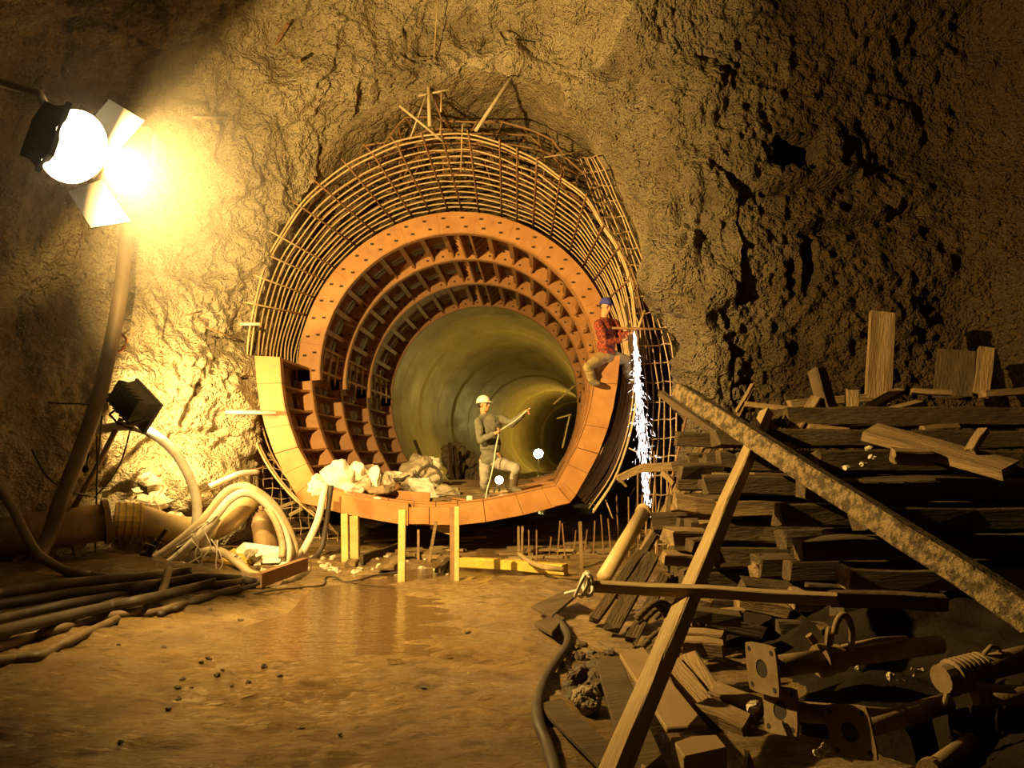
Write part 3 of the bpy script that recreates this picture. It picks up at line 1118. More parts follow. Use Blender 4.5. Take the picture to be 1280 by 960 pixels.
# points where the outermost hoop crosses each bar (front) in the plane Y=12.2
FRONT = [(318, 380), (326, 347), (336, 319), (349, 295), (375, 257), (400, 231), (434, 206), (465, 190), (495, 178), (528, 170), (552, 168), (586, 168), (625, 179), (647, 189),
         (672, 200), (701, 222), (733, 246), (754.5, 283), (773, 311), (787, 350)]
cage = E('rebar_cage', Vector((-1.1, 12.9, 0.2)), 'bell-shaped cage of steel reinforcement hoops around the arch form', 'rebar cage')
YF, YB = 12.2, 13.95
frontP = [at(*p, YF) for p in FRONT]
backP = []
for (s_, e_) in BARS:
    q_ = at(*e_, 13.9)
    v = q_ - axis(13.9)
    v.y = 0
    backP.append(axis(YB) + v.normalized() * (RO + .07))
# extensions down the left and the right
extL = [(313, 410), (310, 440), (308, 480), (313, 530), (330, 575), (360, 615), (396, 648)]
extR = [(794, 400), (797, 445), (795, 500), (786, 550), (768, 600), (742, 640)]
fL = [at(*p, YF) for p in extL]
fR = [at(*p, YF) for p in extR]


def back_of(p):
    v = p - axis(YF)
    v.y = 0
    rr_ = v.length
    q_ = axis(YB) + v.normalized() * min(RO + .10, rr_)
    return q_


allF = fL[::-1] + frontP + fR
allB = [back_of(p) for p in fL[::-1]] + backP + [back_of(p) for p in fR]
NH = 14
for k in range(NH):
    t = (k / (NH - 1)) ** 0.92
    if k == 1:
        t = 0.045
    pts = []
    for p, q_ in zip(allF, allB):
        c = p.lerp(q_, t)
        pts.append(c + Vector((rnd.uniform(-1, 1) * .012, rnd.uniform(-1, 1) * .012, rnd.uniform(-1, 1) * .012)))
    b = MB()
    b.tube(spline(pts, 4), .0145 if k > 1 else .017, 6)
    b.build('hoop', M['rebar'], cage, smooth=True)
for i, (s_, e_) in enumerate(BARS):
    p, q_ = frontP[i], backP[i]
    ext = at(*s_, YF - .0)
    d = (p - q_).normalized()
    L_ = max(.03, min(.42, (ext - p).length))
    p2 = p + (ext - p).normalized() * L_ + Vector((0, -.04, 0)) if (ext - p).length > .05 else p + d * .12
    off = (p - axis(YF)).normalized() * -.03
    b = MB()
    b.tube([p2 + off, p + off, q_ + off], .015, 6)
    b.build('tie_bar', M['rebar_dark'] if i > 3 else M['rebar'], cage, smooth=True)
# second, inner layer: lighter hoops and slanting ties
for k in range(6):
    t = .25 + .13 * k
    pts = []
    for p, q_ in zip(allF[5:-4], allB[5:-4]):
        c = p.lerp(q_, t)
        v = axis(c.y) - c
        v.y = 0
        pts.append(c + v.normalized() * -(.22 + .05 * math.sin(k)))
    b = MB()
    b.tube(spline(pts, 4), .011, 5)
    b.build('inner_hoop', M['rebar_dark'], cage, smooth=True)
for i in range(8, 26):
    for h_ in range(2):
        j = min(i, len(allF) - 2)
        p, q_ = allF[j].lerp(allF[j + 1], rnd.random()), allB[j].lerp(allB[j + 1], rnd.random())
        t0 = rnd.uniform(.2, .6)
        a_ = p.lerp(q_, t0)
        v = (a_ - axis(a_.y))
        v.y = 0
        b = MB()
        b.tube([a_ + v.normalized() * .03, a_ + v.normalized() * rnd.uniform(.25, .4) + Vector((rnd.uniform(-.2, .2), rnd.uniform(-.1, .35), rnd.uniform(-.1, .1)))], .009, 5)
        b.build('spacer_bar', M['rebar_dark'], cage)


# ------------------------------------------------------------------ wire mats
def mat_wires(name, label, cat, rows, dark, r=.009, every=1, group=None):
    """rows: list of polylines of equal length; wires both along and across"""
    base = rows[0][0]
    e = E(name, base, label, cat, group)
    for row in rows:
        b = MB()
        b.tube(row, r, 5)
        b.build('wire', dark, e)
    for j in range(0, len(rows[0]), every):
        b = MB()
        b.tube([row[j] for row in rows], r, 5)
        b.build('wire', dark, e)
    return e


def jit(p, a=.02):
    return p + Vector((rnd.uniform(-a, a), rnd.uniform(-a, a), rnd.uniform(-a, a)))


# right side of the opening, standing in front of the rock
colA = [(750, 195), (776, 250), (802, 310), (824, 370), (842, 430), (850, 500), (848, 570), (842, 640), (838, 700)]
rows = []
for k in range(7):
    t = k / 6
    row = []
    for (x, y) in spline([Vector((x, y, 0)) for x, y in colA], 3) and [(v.x, v.y) for v in spline([Vector((x, y, 0)) for x, y in colA], 3)]:
        row.append(jit(at(x - 4 - 44 * t * (0.55 + .45 * min(1, max(0, (y - 200) / 250))), y + 3 * t, 12.25 + 1.3 * t), .018))
    rows.append(row)
mat_wires('wire_mat', 'tied grid of reinforcing wires standing between the cage and the right rock pillar', 'wire mesh', rows, M['rebar'], .012)
# recess roof
rows = []
for k in range(8):
    t = k / 7
    row = []
    for j in range(13):
        a = 55 + 60 * j / 12 + 2 * math.sin(k + j)
        Y = 12.75 + 2.6 * t
        i_ = None
        rr_ = 4.22 - .16 * t if True else 0
        pt = axis(Y) + Vector((math.cos(math.radians(a)), 0, math.sin(math.radians(a)))) * (rr_ + .05 * math.sin(j * 1.7 + k) - (.25 if a > 105 or a < 62 else 0))
        row.append(jit(pt, .06))
    rows.append(row)
mat_wires('roof_mat', 'sagging dark wire mat pinned under the recess roof above the cage', 'wire mesh', rows, M['rebar_dark'], .017)
# left foot, between rock and invert form
rows = []
for k in range(10):
    x = 318 + 11.5 * k
    row = []
    for j in range(13):
        y = 548 + 12.5 * j
        lim = 548 + (x - 318) * 1.15
        row.append(jit(at(x + rnd.uniform(-1, 1), max(y, min(lim, 690)) if k else y, 12.75 + .05 * k), .02))
    rows.append(row)
mat_wires('wire_mat', 'tied grid of reinforcing wires below the left foot of the invert form', 'wire mesh', rows, M['rebar'], .008)
# dowels standing under and right of the invert
for k in range(16):
    x = 650 + k * 11.5 + rnd.uniform(-3, 3)
    yb = 694 + rnd.uniform(-6, 6)
    p = atz(x, yb, 0.0)
    p.z = ground(p.x, p.y)
    hgt = rnd.uniform(.25, .6) + max(0, (x - 740) / 90) * 1.2
    b = MB()
    b.tube([p, p + Vector((rnd.uniform(-.06, .06), rnd.uniform(0, .1), hgt))], .011, 5)
    T(b.build('starter_bar', M['rebar_dark']), 'thin rusty starter bar standing in the dark under the form', 'rebar', 'starter bars under the invert form')

# ------------------------------------------------------------------ lamps
LMP = at(66, 172, 5.9)
LDIR = Vector((0.70, 0.66, -0.22)).normalized()


def floodlight(loc, direction, w, h, d, label, glass, group=None, roll=0.0, name='floodlight', dome=0.0):
    e = E(name, loc, label, 'lamp', group)
    t, s_, u = fix_up(direction)
    q_ = Matrix.Rotation(roll, 3, t)
    s_, u = q_ @ s_, q_ @ u
    loc = Vector(loc)
    b = MB()
    # housing: tapered box, open at the front
    f0 = [loc + s_ * w / 2 * a + u * h / 2 * c for a, c in ((-1, -1), (1, -1), (1, 1), (-1, 1))]
    bk = [loc - t * d + s_ * w * .34 * a + u * h * .34 * c for a, c in ((-1, -1), (1, -1), (1, 1), (-1, 1))]
    b.add(f0 + bk, [(4, 5, 6, 7)] + [(j, (j + 1) % 4, 4 + (j + 1) % 4, 4 + j) for j in range(4)])
    hs_ = b.build('housing', M['dark_metal'], e)
    b = MB()
    for a in range(7):
        x = -.42 + .14 * a
        c = loc - t * d * .78 + s_ * w * x
        b.box(c, s_ * .006, t * d * .38, u * h * .40)
    b.build('cooling_fin', M['dark_metal'], hs_)
    b = MB()
    for a, c in ((-1, 0), (1, 0)):
        b.box(loc + s_ * w / 2 * a, s_ * .014, t * .02, u * (h / 2 + .014))
    for a in (-1, 1):
        b.box(loc + u * h / 2 * a, s_ * (w / 2), t * .02, u * .014)
    b.build('front_frame', M['dark_metal'], e)
    b = MB()
    if dome:
        b.ellipsoid(loc + t * .15, s_ * dome, u * dome, t * dome * .8, 28, 16)
    else:
        b.box(loc - t * .012, s_ * w * .47, t * .004, u * h * .47)
    b.build('glass', glass, e, smooth=bool(dome))
    if dome:
        return e, t, s_, u
    b = MB()
    for a in (-1, 1):
        b.beam(loc - t * d * .4 + s_ * (w / 2 + .02) * a, loc - t * d * 1.2 + s_ * (w / 2 + .02) * a - u * h * .3, .03, .012, u)
    b.beam(loc - t * d * 1.2 - s_ * (w / 2 + .03) - u * h * .3, loc - t * d * 1.2 + s_ * (w / 2 + .03) - u * h * .3, .03, .012, u)
    b.build('bracket', M['dark_metal'], e)
    return e, t, s_, u


lampA, t_, s_, u_ = floodlight(LMP, LDIR, .44, .44, .13, 'dazzling lit floodlight high on the left rock wall', M['lamp_on'], dome=.30)
LSRC = LMP + LDIR * .41
light_area('floodlight_beam', LSRC, LDIR, .10, LAMP_MAIN_POWER, LAMP_COL)
# plates added by the lamp to shade the left wall and floor hoses
for _p1, _p2, _dk, _hw in ((at(335, -5, 11.0) - LSRC, at(196, 150, 10.4) - LSRC, at(60, 30, 9.6) - LSRC, .36),
                           (at(118, 380, 10.2) - LSRC, atg(330, 738) - LSRC, at(0, 690, 8.8) - LSRC, .30)):
    _n = _p1.cross(_p2).normalized()
    if _n.dot(_dk) < 0:
        _n = -_n
    _m = (_p1.normalized() + _p2.normalized()).normalized()
    _a = _m.cross(_n).normalized()
    b = MB()
    c = LSRC + _m * .40
    b.prism([c - _a * _hw, c + _a * _hw, c + _a * _hw * .85 + _n * .30, c - _a * _hw * .85 + _n * .30], _m * .015)
    b.build('added_shade_plate', M['dark_metal'], lampA)
FLD = at(176, 507, 10.0)
FDIR = Vector((0.42, 0.86, -0.12)).normalized()
lampB, t_, s_, u_ = floodlight(FLD, FDIR, .64, .42, .24, 'dark-backed floodlight on a stand, shining on the rock below the larger lamp', M['lamp_on'], roll=math.radians(34))
light_area('stand_lamp_beam', FLD + FDIR * .03, FDIR, .30, LAMP_FLOOD_POWER, LAMP_COL)
for nm, px, py, Y, pw, lab in (('work_lamp', 624, 600, 13.9, 30, 'bare lit bulb on the boards behind the standing man'), ('work_lamp', 673, 567, 27.0, 260, 'lit bulb on a short stand deep inside the lined tunnel'), ('work_lamp', 736, 548, 50.0, 600, 'farthest bulb, added unseen behind the right edge of the form to light the tunnel bend')):  # farthest bulb is added out of sight to brighten the far lining
    p = at(px, py, Y)
    base = axis(Y).z - (2.45 if Y > 20 else 2.25)
    e = E(nm, Vector((p.x, p.y, base)), lab, 'lamp', None)
    b = MB()
    rb = .07 if Y < 20 else .16
    b.ellipsoid(p, (rb, 0, 0), (0, rb, 0), (0, 0, rb))
    b.build('bulb', emis('bulb_lit', (1.0, 0.77, .22), pw / (math.pi * 4 * math.pi * rb * rb)), e, smooth=True)
    b = MB()
    b.tube([Vector((p.x, p.y, base)), p - Vector((0, 0, rb))], .02, 6)
    for k in range(3):
        a = k * 2.1
        b.tube([Vector((p.x, p.y, base + .25)), Vector((p.x + .22 * math.cos(a), p.y + .22 * math.sin(a), base))], .012, 5)
    b.build('stand', M['dark_metal'], e)
# arm that carries the lamp, and a junction box on the rock beside it
b = MB()
b.tube([at(-40, 93, 5.9), at(0, 103, 5.9), at(50, 117, 5.9), at(60, 140, 5.9)], .035, 8)
T(b.build('steel_pole', M['hose_pale'], None, smooth=True), 'pale steel arm reaching in from the frame edge above the bright floodlight', 'pole')
e = E('junction_box', at(185, 200, 10.1), 'small dark junction box with pale side flanges on the rock beside the bright floodlight', 'box')
c = at(181, 192, 10.05)
b = MB()
b.box(c, (.17, 0, 0), (0, .14, 0), (0, 0, .2))
b.build('case', M['dark_metal'], e, bevel=.015)
b = MB()
b.box(c + V(.2, -.02, -.02), (.03, 0, 0), (0, .16, 0), (0, 0, .2))
b.box(c + V(-.02, -.02, .25), (.14, 0, 0), (0, .15, 0), (0, 0, .06))
b.box(c + V(-.04, -.02, -.27), (.12, 0, 0), (0, .15, 0), (0, 0, .07))
b.build('flange', M['hose_white'], e, bevel=.01)

# ------------------------------------------------------------------ stand, hoses and cables on the left


def hose(name, pts, r, material, label, cat='hose', group=None, n=10, sub=6):
    """pts: (px, py, Y) triples"""
    P_ = [p if isinstance(p, Vector) else at(*p) for p in pts]
    b = MB()
    b.tube(spline(P_, sub), r, n)
    return T(b.build(name, material, None, smooth=True), label, cat, group)


# tripod-like stand of the lower floodlight
e = E('lamp_stand', atz(110, 705, 0.1), 'leaning steel stand that carries the dark-backed floodlight', 'stand')
b = MB()
b.tube([at(152, 523, 10.1), at(118, 590, 10.0), at(80, 655, 9.9)], .035, 8)
b.build('strut', M['steel'], e, smooth=True)
b = MB()
b.tube([at(137, 518, 10.05), at(150, 508, 10.0), at(160, 500, 10.0)], .015, 6)
b.tube([at(137, 518, 10.05), at(148, 530, 10.05), at(166, 536, 10.05)], .015, 6)
b.build('yoke', M['dark_metal'], e, smooth=True)
b = MB()
b.tube([at(121, 545, 10.1), at(121, 600, 10.1), at(119, 690, 10.1)], .012, 6)
b.build('rod', M['dark_metal'], e)
b = MB()
b.ellipsoid(at(107, 586, 10.0), (.05, 0, 0), (0, .05, 0), (0, 0, .05))
b.tube([at(107, 586, 10.0), at(111, 566, 10.0)], .012, 6)
b.build('clamp', M['dark_metal'], e, smooth=True)

hose('ventilation_hose', [(162, 250, 9.9), (157, 305, 9.75), (151, 365, 9.6), (139, 430, 9.5), (122, 500, 9.4), (98, 570, 9.3), (76, 625, 9.2), (62, 668, 9.2), (45, 700, 9.0)], .088, M['hose_dark'],
     'thick brown hose hanging down the left wall below the bright floodlight', 'hose', n=14)
hose('cable', [(40, 500, 9.7), (70, 504, 9.6), (100, 505, 9.6), (121, 508, 9.7), (127, 520, 9.8), (124, 560, 9.8), (121, 600, 9.8)], .011, M['black'], 'thin black cable running along the rock and dropping behind the thick hanging hose', 'cable', n=6)
hose('cable', [(163, 536, 10.0), (157, 560, 10.1), (150, 580, 10.2), (136, 602, 10.1), (118, 622, 10.0)], .011, M['black'], 'thin black cable hanging from the dark-backed floodlight in a wavy line', 'cable', n=6)
hose('cable', [(40, 562, 9.2), (52, 585, 9.2), (66, 602, 9.2), (90, 615, 9.3), (112, 620, 9.6)], .014, M['black'], 'thin dark cable curving over the shaded rock left of the thick hanging hose', 'cable', n=6)
hose('compressed_air_hose', [(60, 549, 10.2), (100, 543, 10.1), (135, 535, 10.1), (165, 533, 10.1), (192, 543, 10.1), (218, 565, 10.2), (236, 595, 10.3), (246, 628, 10.4), (245, 660, 10.4)], .062, M['hose_white'],
     'white hose arching out of the wall under the dark-backed floodlight', 'hose', n=12)
hose('compressed_air_hose', [(168, 712, 9.9), (200, 694, 10.0), (232, 670, 10.1), (258, 645, 10.2), (280, 618, 10.4), (298, 609, 10.5), (318, 613, 10.5), (342, 632, 10.6), (360, 662, 10.7), (368, 690, 10.7), (352, 708, 10.6), (320, 716, 10.4)], .058, M['hose_pale'],
     'pale hose of the arched bundle, outermost loop', 'hose', n=12)
hose('compressed_air_hose', [(185, 722, 9.8), (214, 702, 9.9), (243, 676, 10.0), (266, 650, 10.1), (288, 624, 10.2), (308, 616, 10.3), (328, 626, 10.4), (347, 648, 10.5), (360, 680, 10.5), (356, 705, 10.4), (336, 719, 10.3), (300, 722, 10.2)], .055, M['hose_white'],
     'white hose of the arched bundle, inner loop beside the outermost one', 'hose', n=12)
hose('compressed_air_hose', [(253, 684, 10.2), (262, 664, 10.25), (272, 648, 10.3)], .055, M['hose_white'], 'short white hose end tied under the arched bundle', 'hose', n=12)
hose('compressed_air_hose', [(334, 634, 10.45), (346, 655, 10.4), (353, 680, 10.4), (352, 697, 10.3)], .045, M['hose_pale'], 'short pale hose piece hanging inside the arched bundle', 'hose', n=12)
hose('compressed_air_hose', [(228, 705, 10.0), (250, 690, 10.0), (275, 689, 10.0), (296, 703, 10.0), (314, 717, 9.95), (336, 722, 9.9)], .05, M['hose_pale'], 'pale hose lying in a low bow in front of the arched bundle', 'hose', n=10)
hose('compressed_air_hose', [(407, 606, 11.6), (403, 625, 11.5), (398, 648, 11.4), (388, 672, 11.2), (374, 695, 11.0), (352, 712, 10.7), (325, 720, 10.4), (290, 724, 10.2)], .052, M['hose_white'], 'white hose hanging down from the white sacks at the left of the form', 'hose', n=10)
hose('compressed_air_hose', [(414, 607, 11.6), (411, 630, 11.55), (407, 660, 11.5), (402, 685, 11.4), (390, 700, 11.2), (370, 706, 11.0)], .04, M['black'], 'dark hose hanging beside the white one below the sacks', 'hose', n=10)
gr = 'dark hoses along the floor'
for i, (pts, r, mt, lab) in enumerate([
    ([(-40, 818), (0, 808), (60, 790), (120, 773), (168, 765), (190, 757), (202, 742, .12), (211, 712, .45)], .042, 'hose_dark', 'brown hose on the floor that rises at its far end over the other hoses'),
    ([(-40, 828), (0, 826), (50, 820), (100, 795), (150, 772), (200, 764), (250, 748), (300, 735)], .038, 'hose_dark', 'brown hose on the floor closest to the open mud'),
    ([(-40, 806), (0, 794), (60, 777), (120, 760), (180, 744), (240, 735), (300, 728)], .045, 'hose_dark', 'brown hose on the floor lying third from the open mud'),
    ([(-40, 790, .06), (0, 774, .06), (80, 756, .06), (160, 742, .06), (230, 726, .05), (300, 725), (330, 729)], .045, 'black', 'thick black hose on the floor in the middle of the hose bed'),
    ([(-40, 770, .1), (0, 756, .1), (90, 742, .1), (180, 732, .1), (250, 722, .08), (300, 724)], .05, 'black', 'thick black hose on the floor behind the middle of the hose bed'),
    ([(-40, 756, .1), (0, 742, .12), (80, 730, .12), (170, 722, .12), (240, 714, .1)], .055, 'hose_dark', 'brown hose on the floor closest to the rock wall'),
    ([(-20, 590, 1.0), (0, 612, .8), (18, 640, .6), (32, 668, .45), (50, 695, .25), (85, 715, .1), (130, 722, .1), (200, 722, .1)], .05, 'hose_dark', 'brown hose curving down from the frame edge to the hose bed'),
    ([(200, 768), (230, 756), (262, 747), (300, 737), (330, 729)], .03, 'black', 'thin black hose on the floor alongside the hose bed'),
    ([(-40, 800, .1), (30, 783, .1), (110, 764, .1), (200, 745, .1), (270, 728, .08)], .05, 'black', 'black hose lying on top of the hose bed')]):
    P_ = []
    dense = []
    for a, c in zip(pts[:-1], pts[1:]):
        for k_ in range(3):
            if len(a) == 2 and len(c) == 2:
                dense.append((a[0] + (c[0] - a[0]) * k_ / 3, a[1] + (c[1] - a[1]) * k_ / 3))
            elif len(a) == 3 and len(c) == 3 and max(a[2], c[2]) < .15:
                dense.append(tuple(a[q_] + (c[q_] - a[q_]) * k_ / 3 for q_ in range(3)))
            elif k_ == 0:
                dense.append(a)
    for p in dense + [pts[-1]]:
        if len(p) == 2:
            P_.append(atg(p[0], p[1], r * .8))
        elif p[2] < .15:
            P_.append(atg(p[0], p[1], r * .8 + p[2]))
        else:
            P_.append(at(p[0], p[1], 8.6 if p[0] < 100 else 8.4))
    hose('floor_hose', P_, r, M[mt], lab, 'hose', gr, n=10)
hose('cable', [atg(x, y, .012) for x, y in ((256, 742), (284, 751), (310, 744), (340, 738), (380, 734), (404, 731), (407, 722), (419, 721), (430, 727), (448, 725), (469, 719), (505, 714))], .010, M['black'],
     'thin black cable wandering over the mud towards the yellow post', 'cable', n=6)
# wire ties round the arched bundle
for i, (x, y, Y) in enumerate([(232, 676, 9.95), (250, 660, 10.05), (262, 652, 10.1)]):
    b = MB()
    c = at(x, y, Y)
    pts = [c + V(.14 * math.cos(a) * .8, .12 * math.sin(a), .14 * math.cos(a) * .6) for a in np.linspace(0, 6.28, 14)]
    b.tube(pts, .008, 5)
    T(b.build('wire_tie', M['rope'], None, smooth=True), 'white wire tie knotted round the arched hose bundle', 'tie', 'wire ties on the hose bundle')
for i in range(5):
    x, y = 240 + i * 8, 668 + rnd.uniform(-4, 16)
    hose('loose_wire', [(x, y, 9.95), (x + rnd.uniform(-14, 14), y + 18, 9.9), (x + rnd.uniform(-20, 22), y + 36, 9.9), (x + rnd.uniform(-20, 26), y + 50, 9.9)], .007, M['rope'], 'loose white wire dangling from the arched hose bundle', 'wire', 'loose wires at the hose bundle', n=5)

# ventilation pipe along the wall foot
vp = E('vent_duct', at(60, 700, 9.8), 'large brown steel duct with a flanged end lying at the foot of the left wall', 'duct')
p0, p1 = at(-60, 682, 9.2), at(132, 652, 10.1)
b = MB()
b.lathe(p0, p1 - p0, [(0, .24), ((p1 - p0).length, .24)], 24)
b.build('duct_body', M['steel'], vp, smooth=True)
b = MB()
b.lathe(p1 - (p1 - p0).normalized() * .03, p1 - p0, [(0, .24), (0, .29), (.07, .29), (.07, .2)], 26)
b.build('end_flange', M['steel'], vp)
for k in range(5):
    b = MB()
    a = p0.lerp(p1, .48 + .1 * k)
    b.beam(a + V(0, 0, -.2), V(a.x + (.12 if k % 2 else -.12), a.y - .1, ground(a.x, a.y)), .05, .05)
    b.build('leg', M['steel'], vp)
pp = E('ochre_pipe', at(230, 680, 10.8), 'ochre pipe with a sleeve joint running behind the hoses at the rock foot', 'pipe')
pts = [at(146, 650, 10.35), at(178, 650, 10.5), at(210, 660, 10.6), at(245, 663, 10.8), at(280, 652, 11.0), at(305, 628, 11.2), at(318, 612, 11.3)]
b = MB()
b.tube(spline(pts, 6), .19, 20)
b.build('pipe_body', M['pipe'], pp, smooth=True)
b = MB()
b.lathe(at(143, 650, 10.33), at(178, 650, 10.5) - at(146, 650, 10.35), [(0, .2), (0, .225), (.33, .225), (.33, .2)], 20)
b.build('sleeve', M['yellow'], pp, smooth=False)
for k in range(4):
    b = MB()
    b.lathe(at(146 + 9 * k, 650, 10.33 + .045 * k), at(178, 650, 10.5) - at(146, 650, 10.35), [(0, .2), (0, .236), (.02, .236), (.02, .2)], 20)
    b.build('clamp_ring', M['steel'], pp)


def blob(name, c, rx, ry, rz, seed, material, label, cat, group=None, amp=.25, fr=2.2, nu=22, nv=14, roll=0.0, smooth=True):
    b = MB()
    R_ = Matrix.Rotation(roll, 3, 'Y')
    b.ellipsoid((0, 0, 0), R_ @ V(rx, 0, 0), V(0, ry, 0), R_ @ V(0, 0, rz), nu, nv)
    mean = (rx + ry + rz) / 3
    b.v = lump(b.v, amp * mean, fr / mean / 2, seed)
    b.v = lump(b.v, amp * .35 * mean, fr / mean * 1.4, seed + 9)
    c = Vector(c)
    b.v = [v + c for v in b.v]
    return T(b.build(name, material, None, smooth=smooth), label, cat, group)


# bright rubble at the rock foot
for k in range(46):
    x = rnd.uniform(148, 236)
    yt = 662 - (1 - abs((x - 180) / 52)) * 72
    y = rnd.uniform(max(592, yt), 662)
    r = rnd.uniform(.05, .15)
    blob('rubble_lump', at(x, y, 11.15 - (y - 590) / 190), r, r, r * .75, 100 + k, M['rubble'], 'white broken lump in the brightly lit heap at the rock foot', 'rubble', 'lit rubble heap at the rock foot', amp=.6, nu=9, nv=6, smooth=False)
for k in range(26):
    x, y = rnd.uniform(175, 330), rnd.uniform(690, 716)
    r = rnd.uniform(.04, .10)
    blob('rubble_lump', at(x, y, 10.2 + rnd.uniform(-.2, .3)), r, r, r * .6, 200 + k, M['rubble'], 'pale broken lump lying among the hoses at the foot of the arched bundle', 'rubble', 'rubble among the hoses', amp=.6, nu=9, nv=6, smooth=False)
# gas cylinder, white box, dark tool, angle iron, pale tube and planks
e = E('gas_bottle', at(331, 702, 11.1), 'dull steel gas bottle standing behind the arched hose bundle', 'bottle')
a, c = at(336, 702, 11.1), at(327, 640, 11.15)
L_ = (c - a).length
b = MB()
b.lathe(a, c - a, [(0, .15), (.03, .165), (L_ - .16, .165), (L_ - .06, .13), (L_, .07)], 20)
b.build('body', M['steel'], e, smooth=True)
b = MB()
b.lathe(c - (c - a).normalized() * .01, c - a, [(0, .05), (.05, .05), (.05, .03), (.1, .03)], 12)
b.build('valve', M['steel'], e)
b = MB()
p = [at(290, 688, 10.6), at(300, 681, 10.8), at(322, 690, 10.8), at(352, 688, 10.9), at(352, 706, 10.6), at(316, 708, 10.4)]
b.prism([at(294, 690, 10.55), at(312, 706, 10.45), at(350, 704, 10.5), at(349, 688, 10.9), at(326, 690, 11.0), at(303, 682, 10.95)], V(0.01, .02, .05))
T(b.build('board', M['white_cloth'], None, bevel=.01), 'bright white sheet lying bent among the hoses in front of the gas bottle', 'sheet')
b = MB()
b.prism([at(272, 703, 10.5), at(292, 690, 10.6), at(318, 706, 10.4), at(300, 716, 10.3)], V(0, .02, .06))
T(b.build('board', M['yellow'], None, bevel=.01), 'ochre board lying beside the bright white sheet', 'board')
e = E('rock_drill', at(182, 718, 9.8), 'black rock drill propped among the hoses at the end of the ochre pipe', 'drill')
b = MB()
b.beam(at(172, 720, 9.8), at(184, 690, 9.85), .12, .14)
b.build('body', M['dark_metal'], e, bevel=.02)
b = MB()
b.lathe(at(184, 694, 9.85), V(.25, 0, .35), [(0, .05), (.22, .045), (.22, .03), (.4, .025)], 12)
b.build('cylinder', M['dark_metal'], e)
b = MB()
b.tube([at(172, 692, 9.7), at(182, 680, 9.8), at(194, 684, 9.8)], .018, 6)
b.build('handle', M['dark_metal'], e)
e = E('channel_iron', at(355, 730, 10.4), 'rusty brown channel iron lying on the mud beside the hoses', 'beam')
p0, p1 = atz(326, 733, .06), atz(384, 711, .06)
d_ = (p1 - p0)
t_, s_, u_ = fix_up(d_)
b = MB()
b.beam(p0 + u_ * .06, p1 + u_ * .06, .02, .16)
b.build('web', M['rebar_dark'], e)
for q_ in (-.01, .13):
    b = MB()
    b.beam(p0 + u_ * q_ + s_ * -.04, p1 + u_ * q_ + s_ * -.04, .09, .015)
    b.build('flange', M['rebar_dark'], e)
hose('bent_tube', [(262, 608, 11.0), (282, 599, 11.1), (300, 592, 11.2), (322, 590, 11.5)], .04, M['hose_white'], 'short bent white tube at the rock foot above the arched bundle', 'tube', n=8)
for k, (x0, y0, Y0, x1, y1, Y1, lab) in enumerate([
    (262, 606, 11.2, 294, 588, 11.5, 'thin lath crossing the bent white tube at the rock foot'),
    (350, 634, 12.3, 378, 624, 12.6, 'thin lath pointing up to the left corner of the invert form'),
    (362, 644, 12.2, 392, 628, 12.5, 'second thin lath under the left corner of the invert form')]):
    b = MB()
    b.beam(at(x0, y0, Y0), at(x1, y1, Y1), .05, .04)
    T(b.build('lath', M['wood_pale'], None), lab, 'lath')
# ring of red spray paint on the rock
b = MB()
c = at(148, 428, 10.35)
b.tube([c + V(.10 * math.cos(a), -.0, .12 * math.sin(a)) + V(0, rnd.uniform(-.02, .02), 0) for a in np.linspace(0, 6.0, 16)], .02, 5)
T(b.build('paint_mark', M['red'], None, smooth=True), 'small red painted ring on the rock beside the thick hanging hose', 'mark')

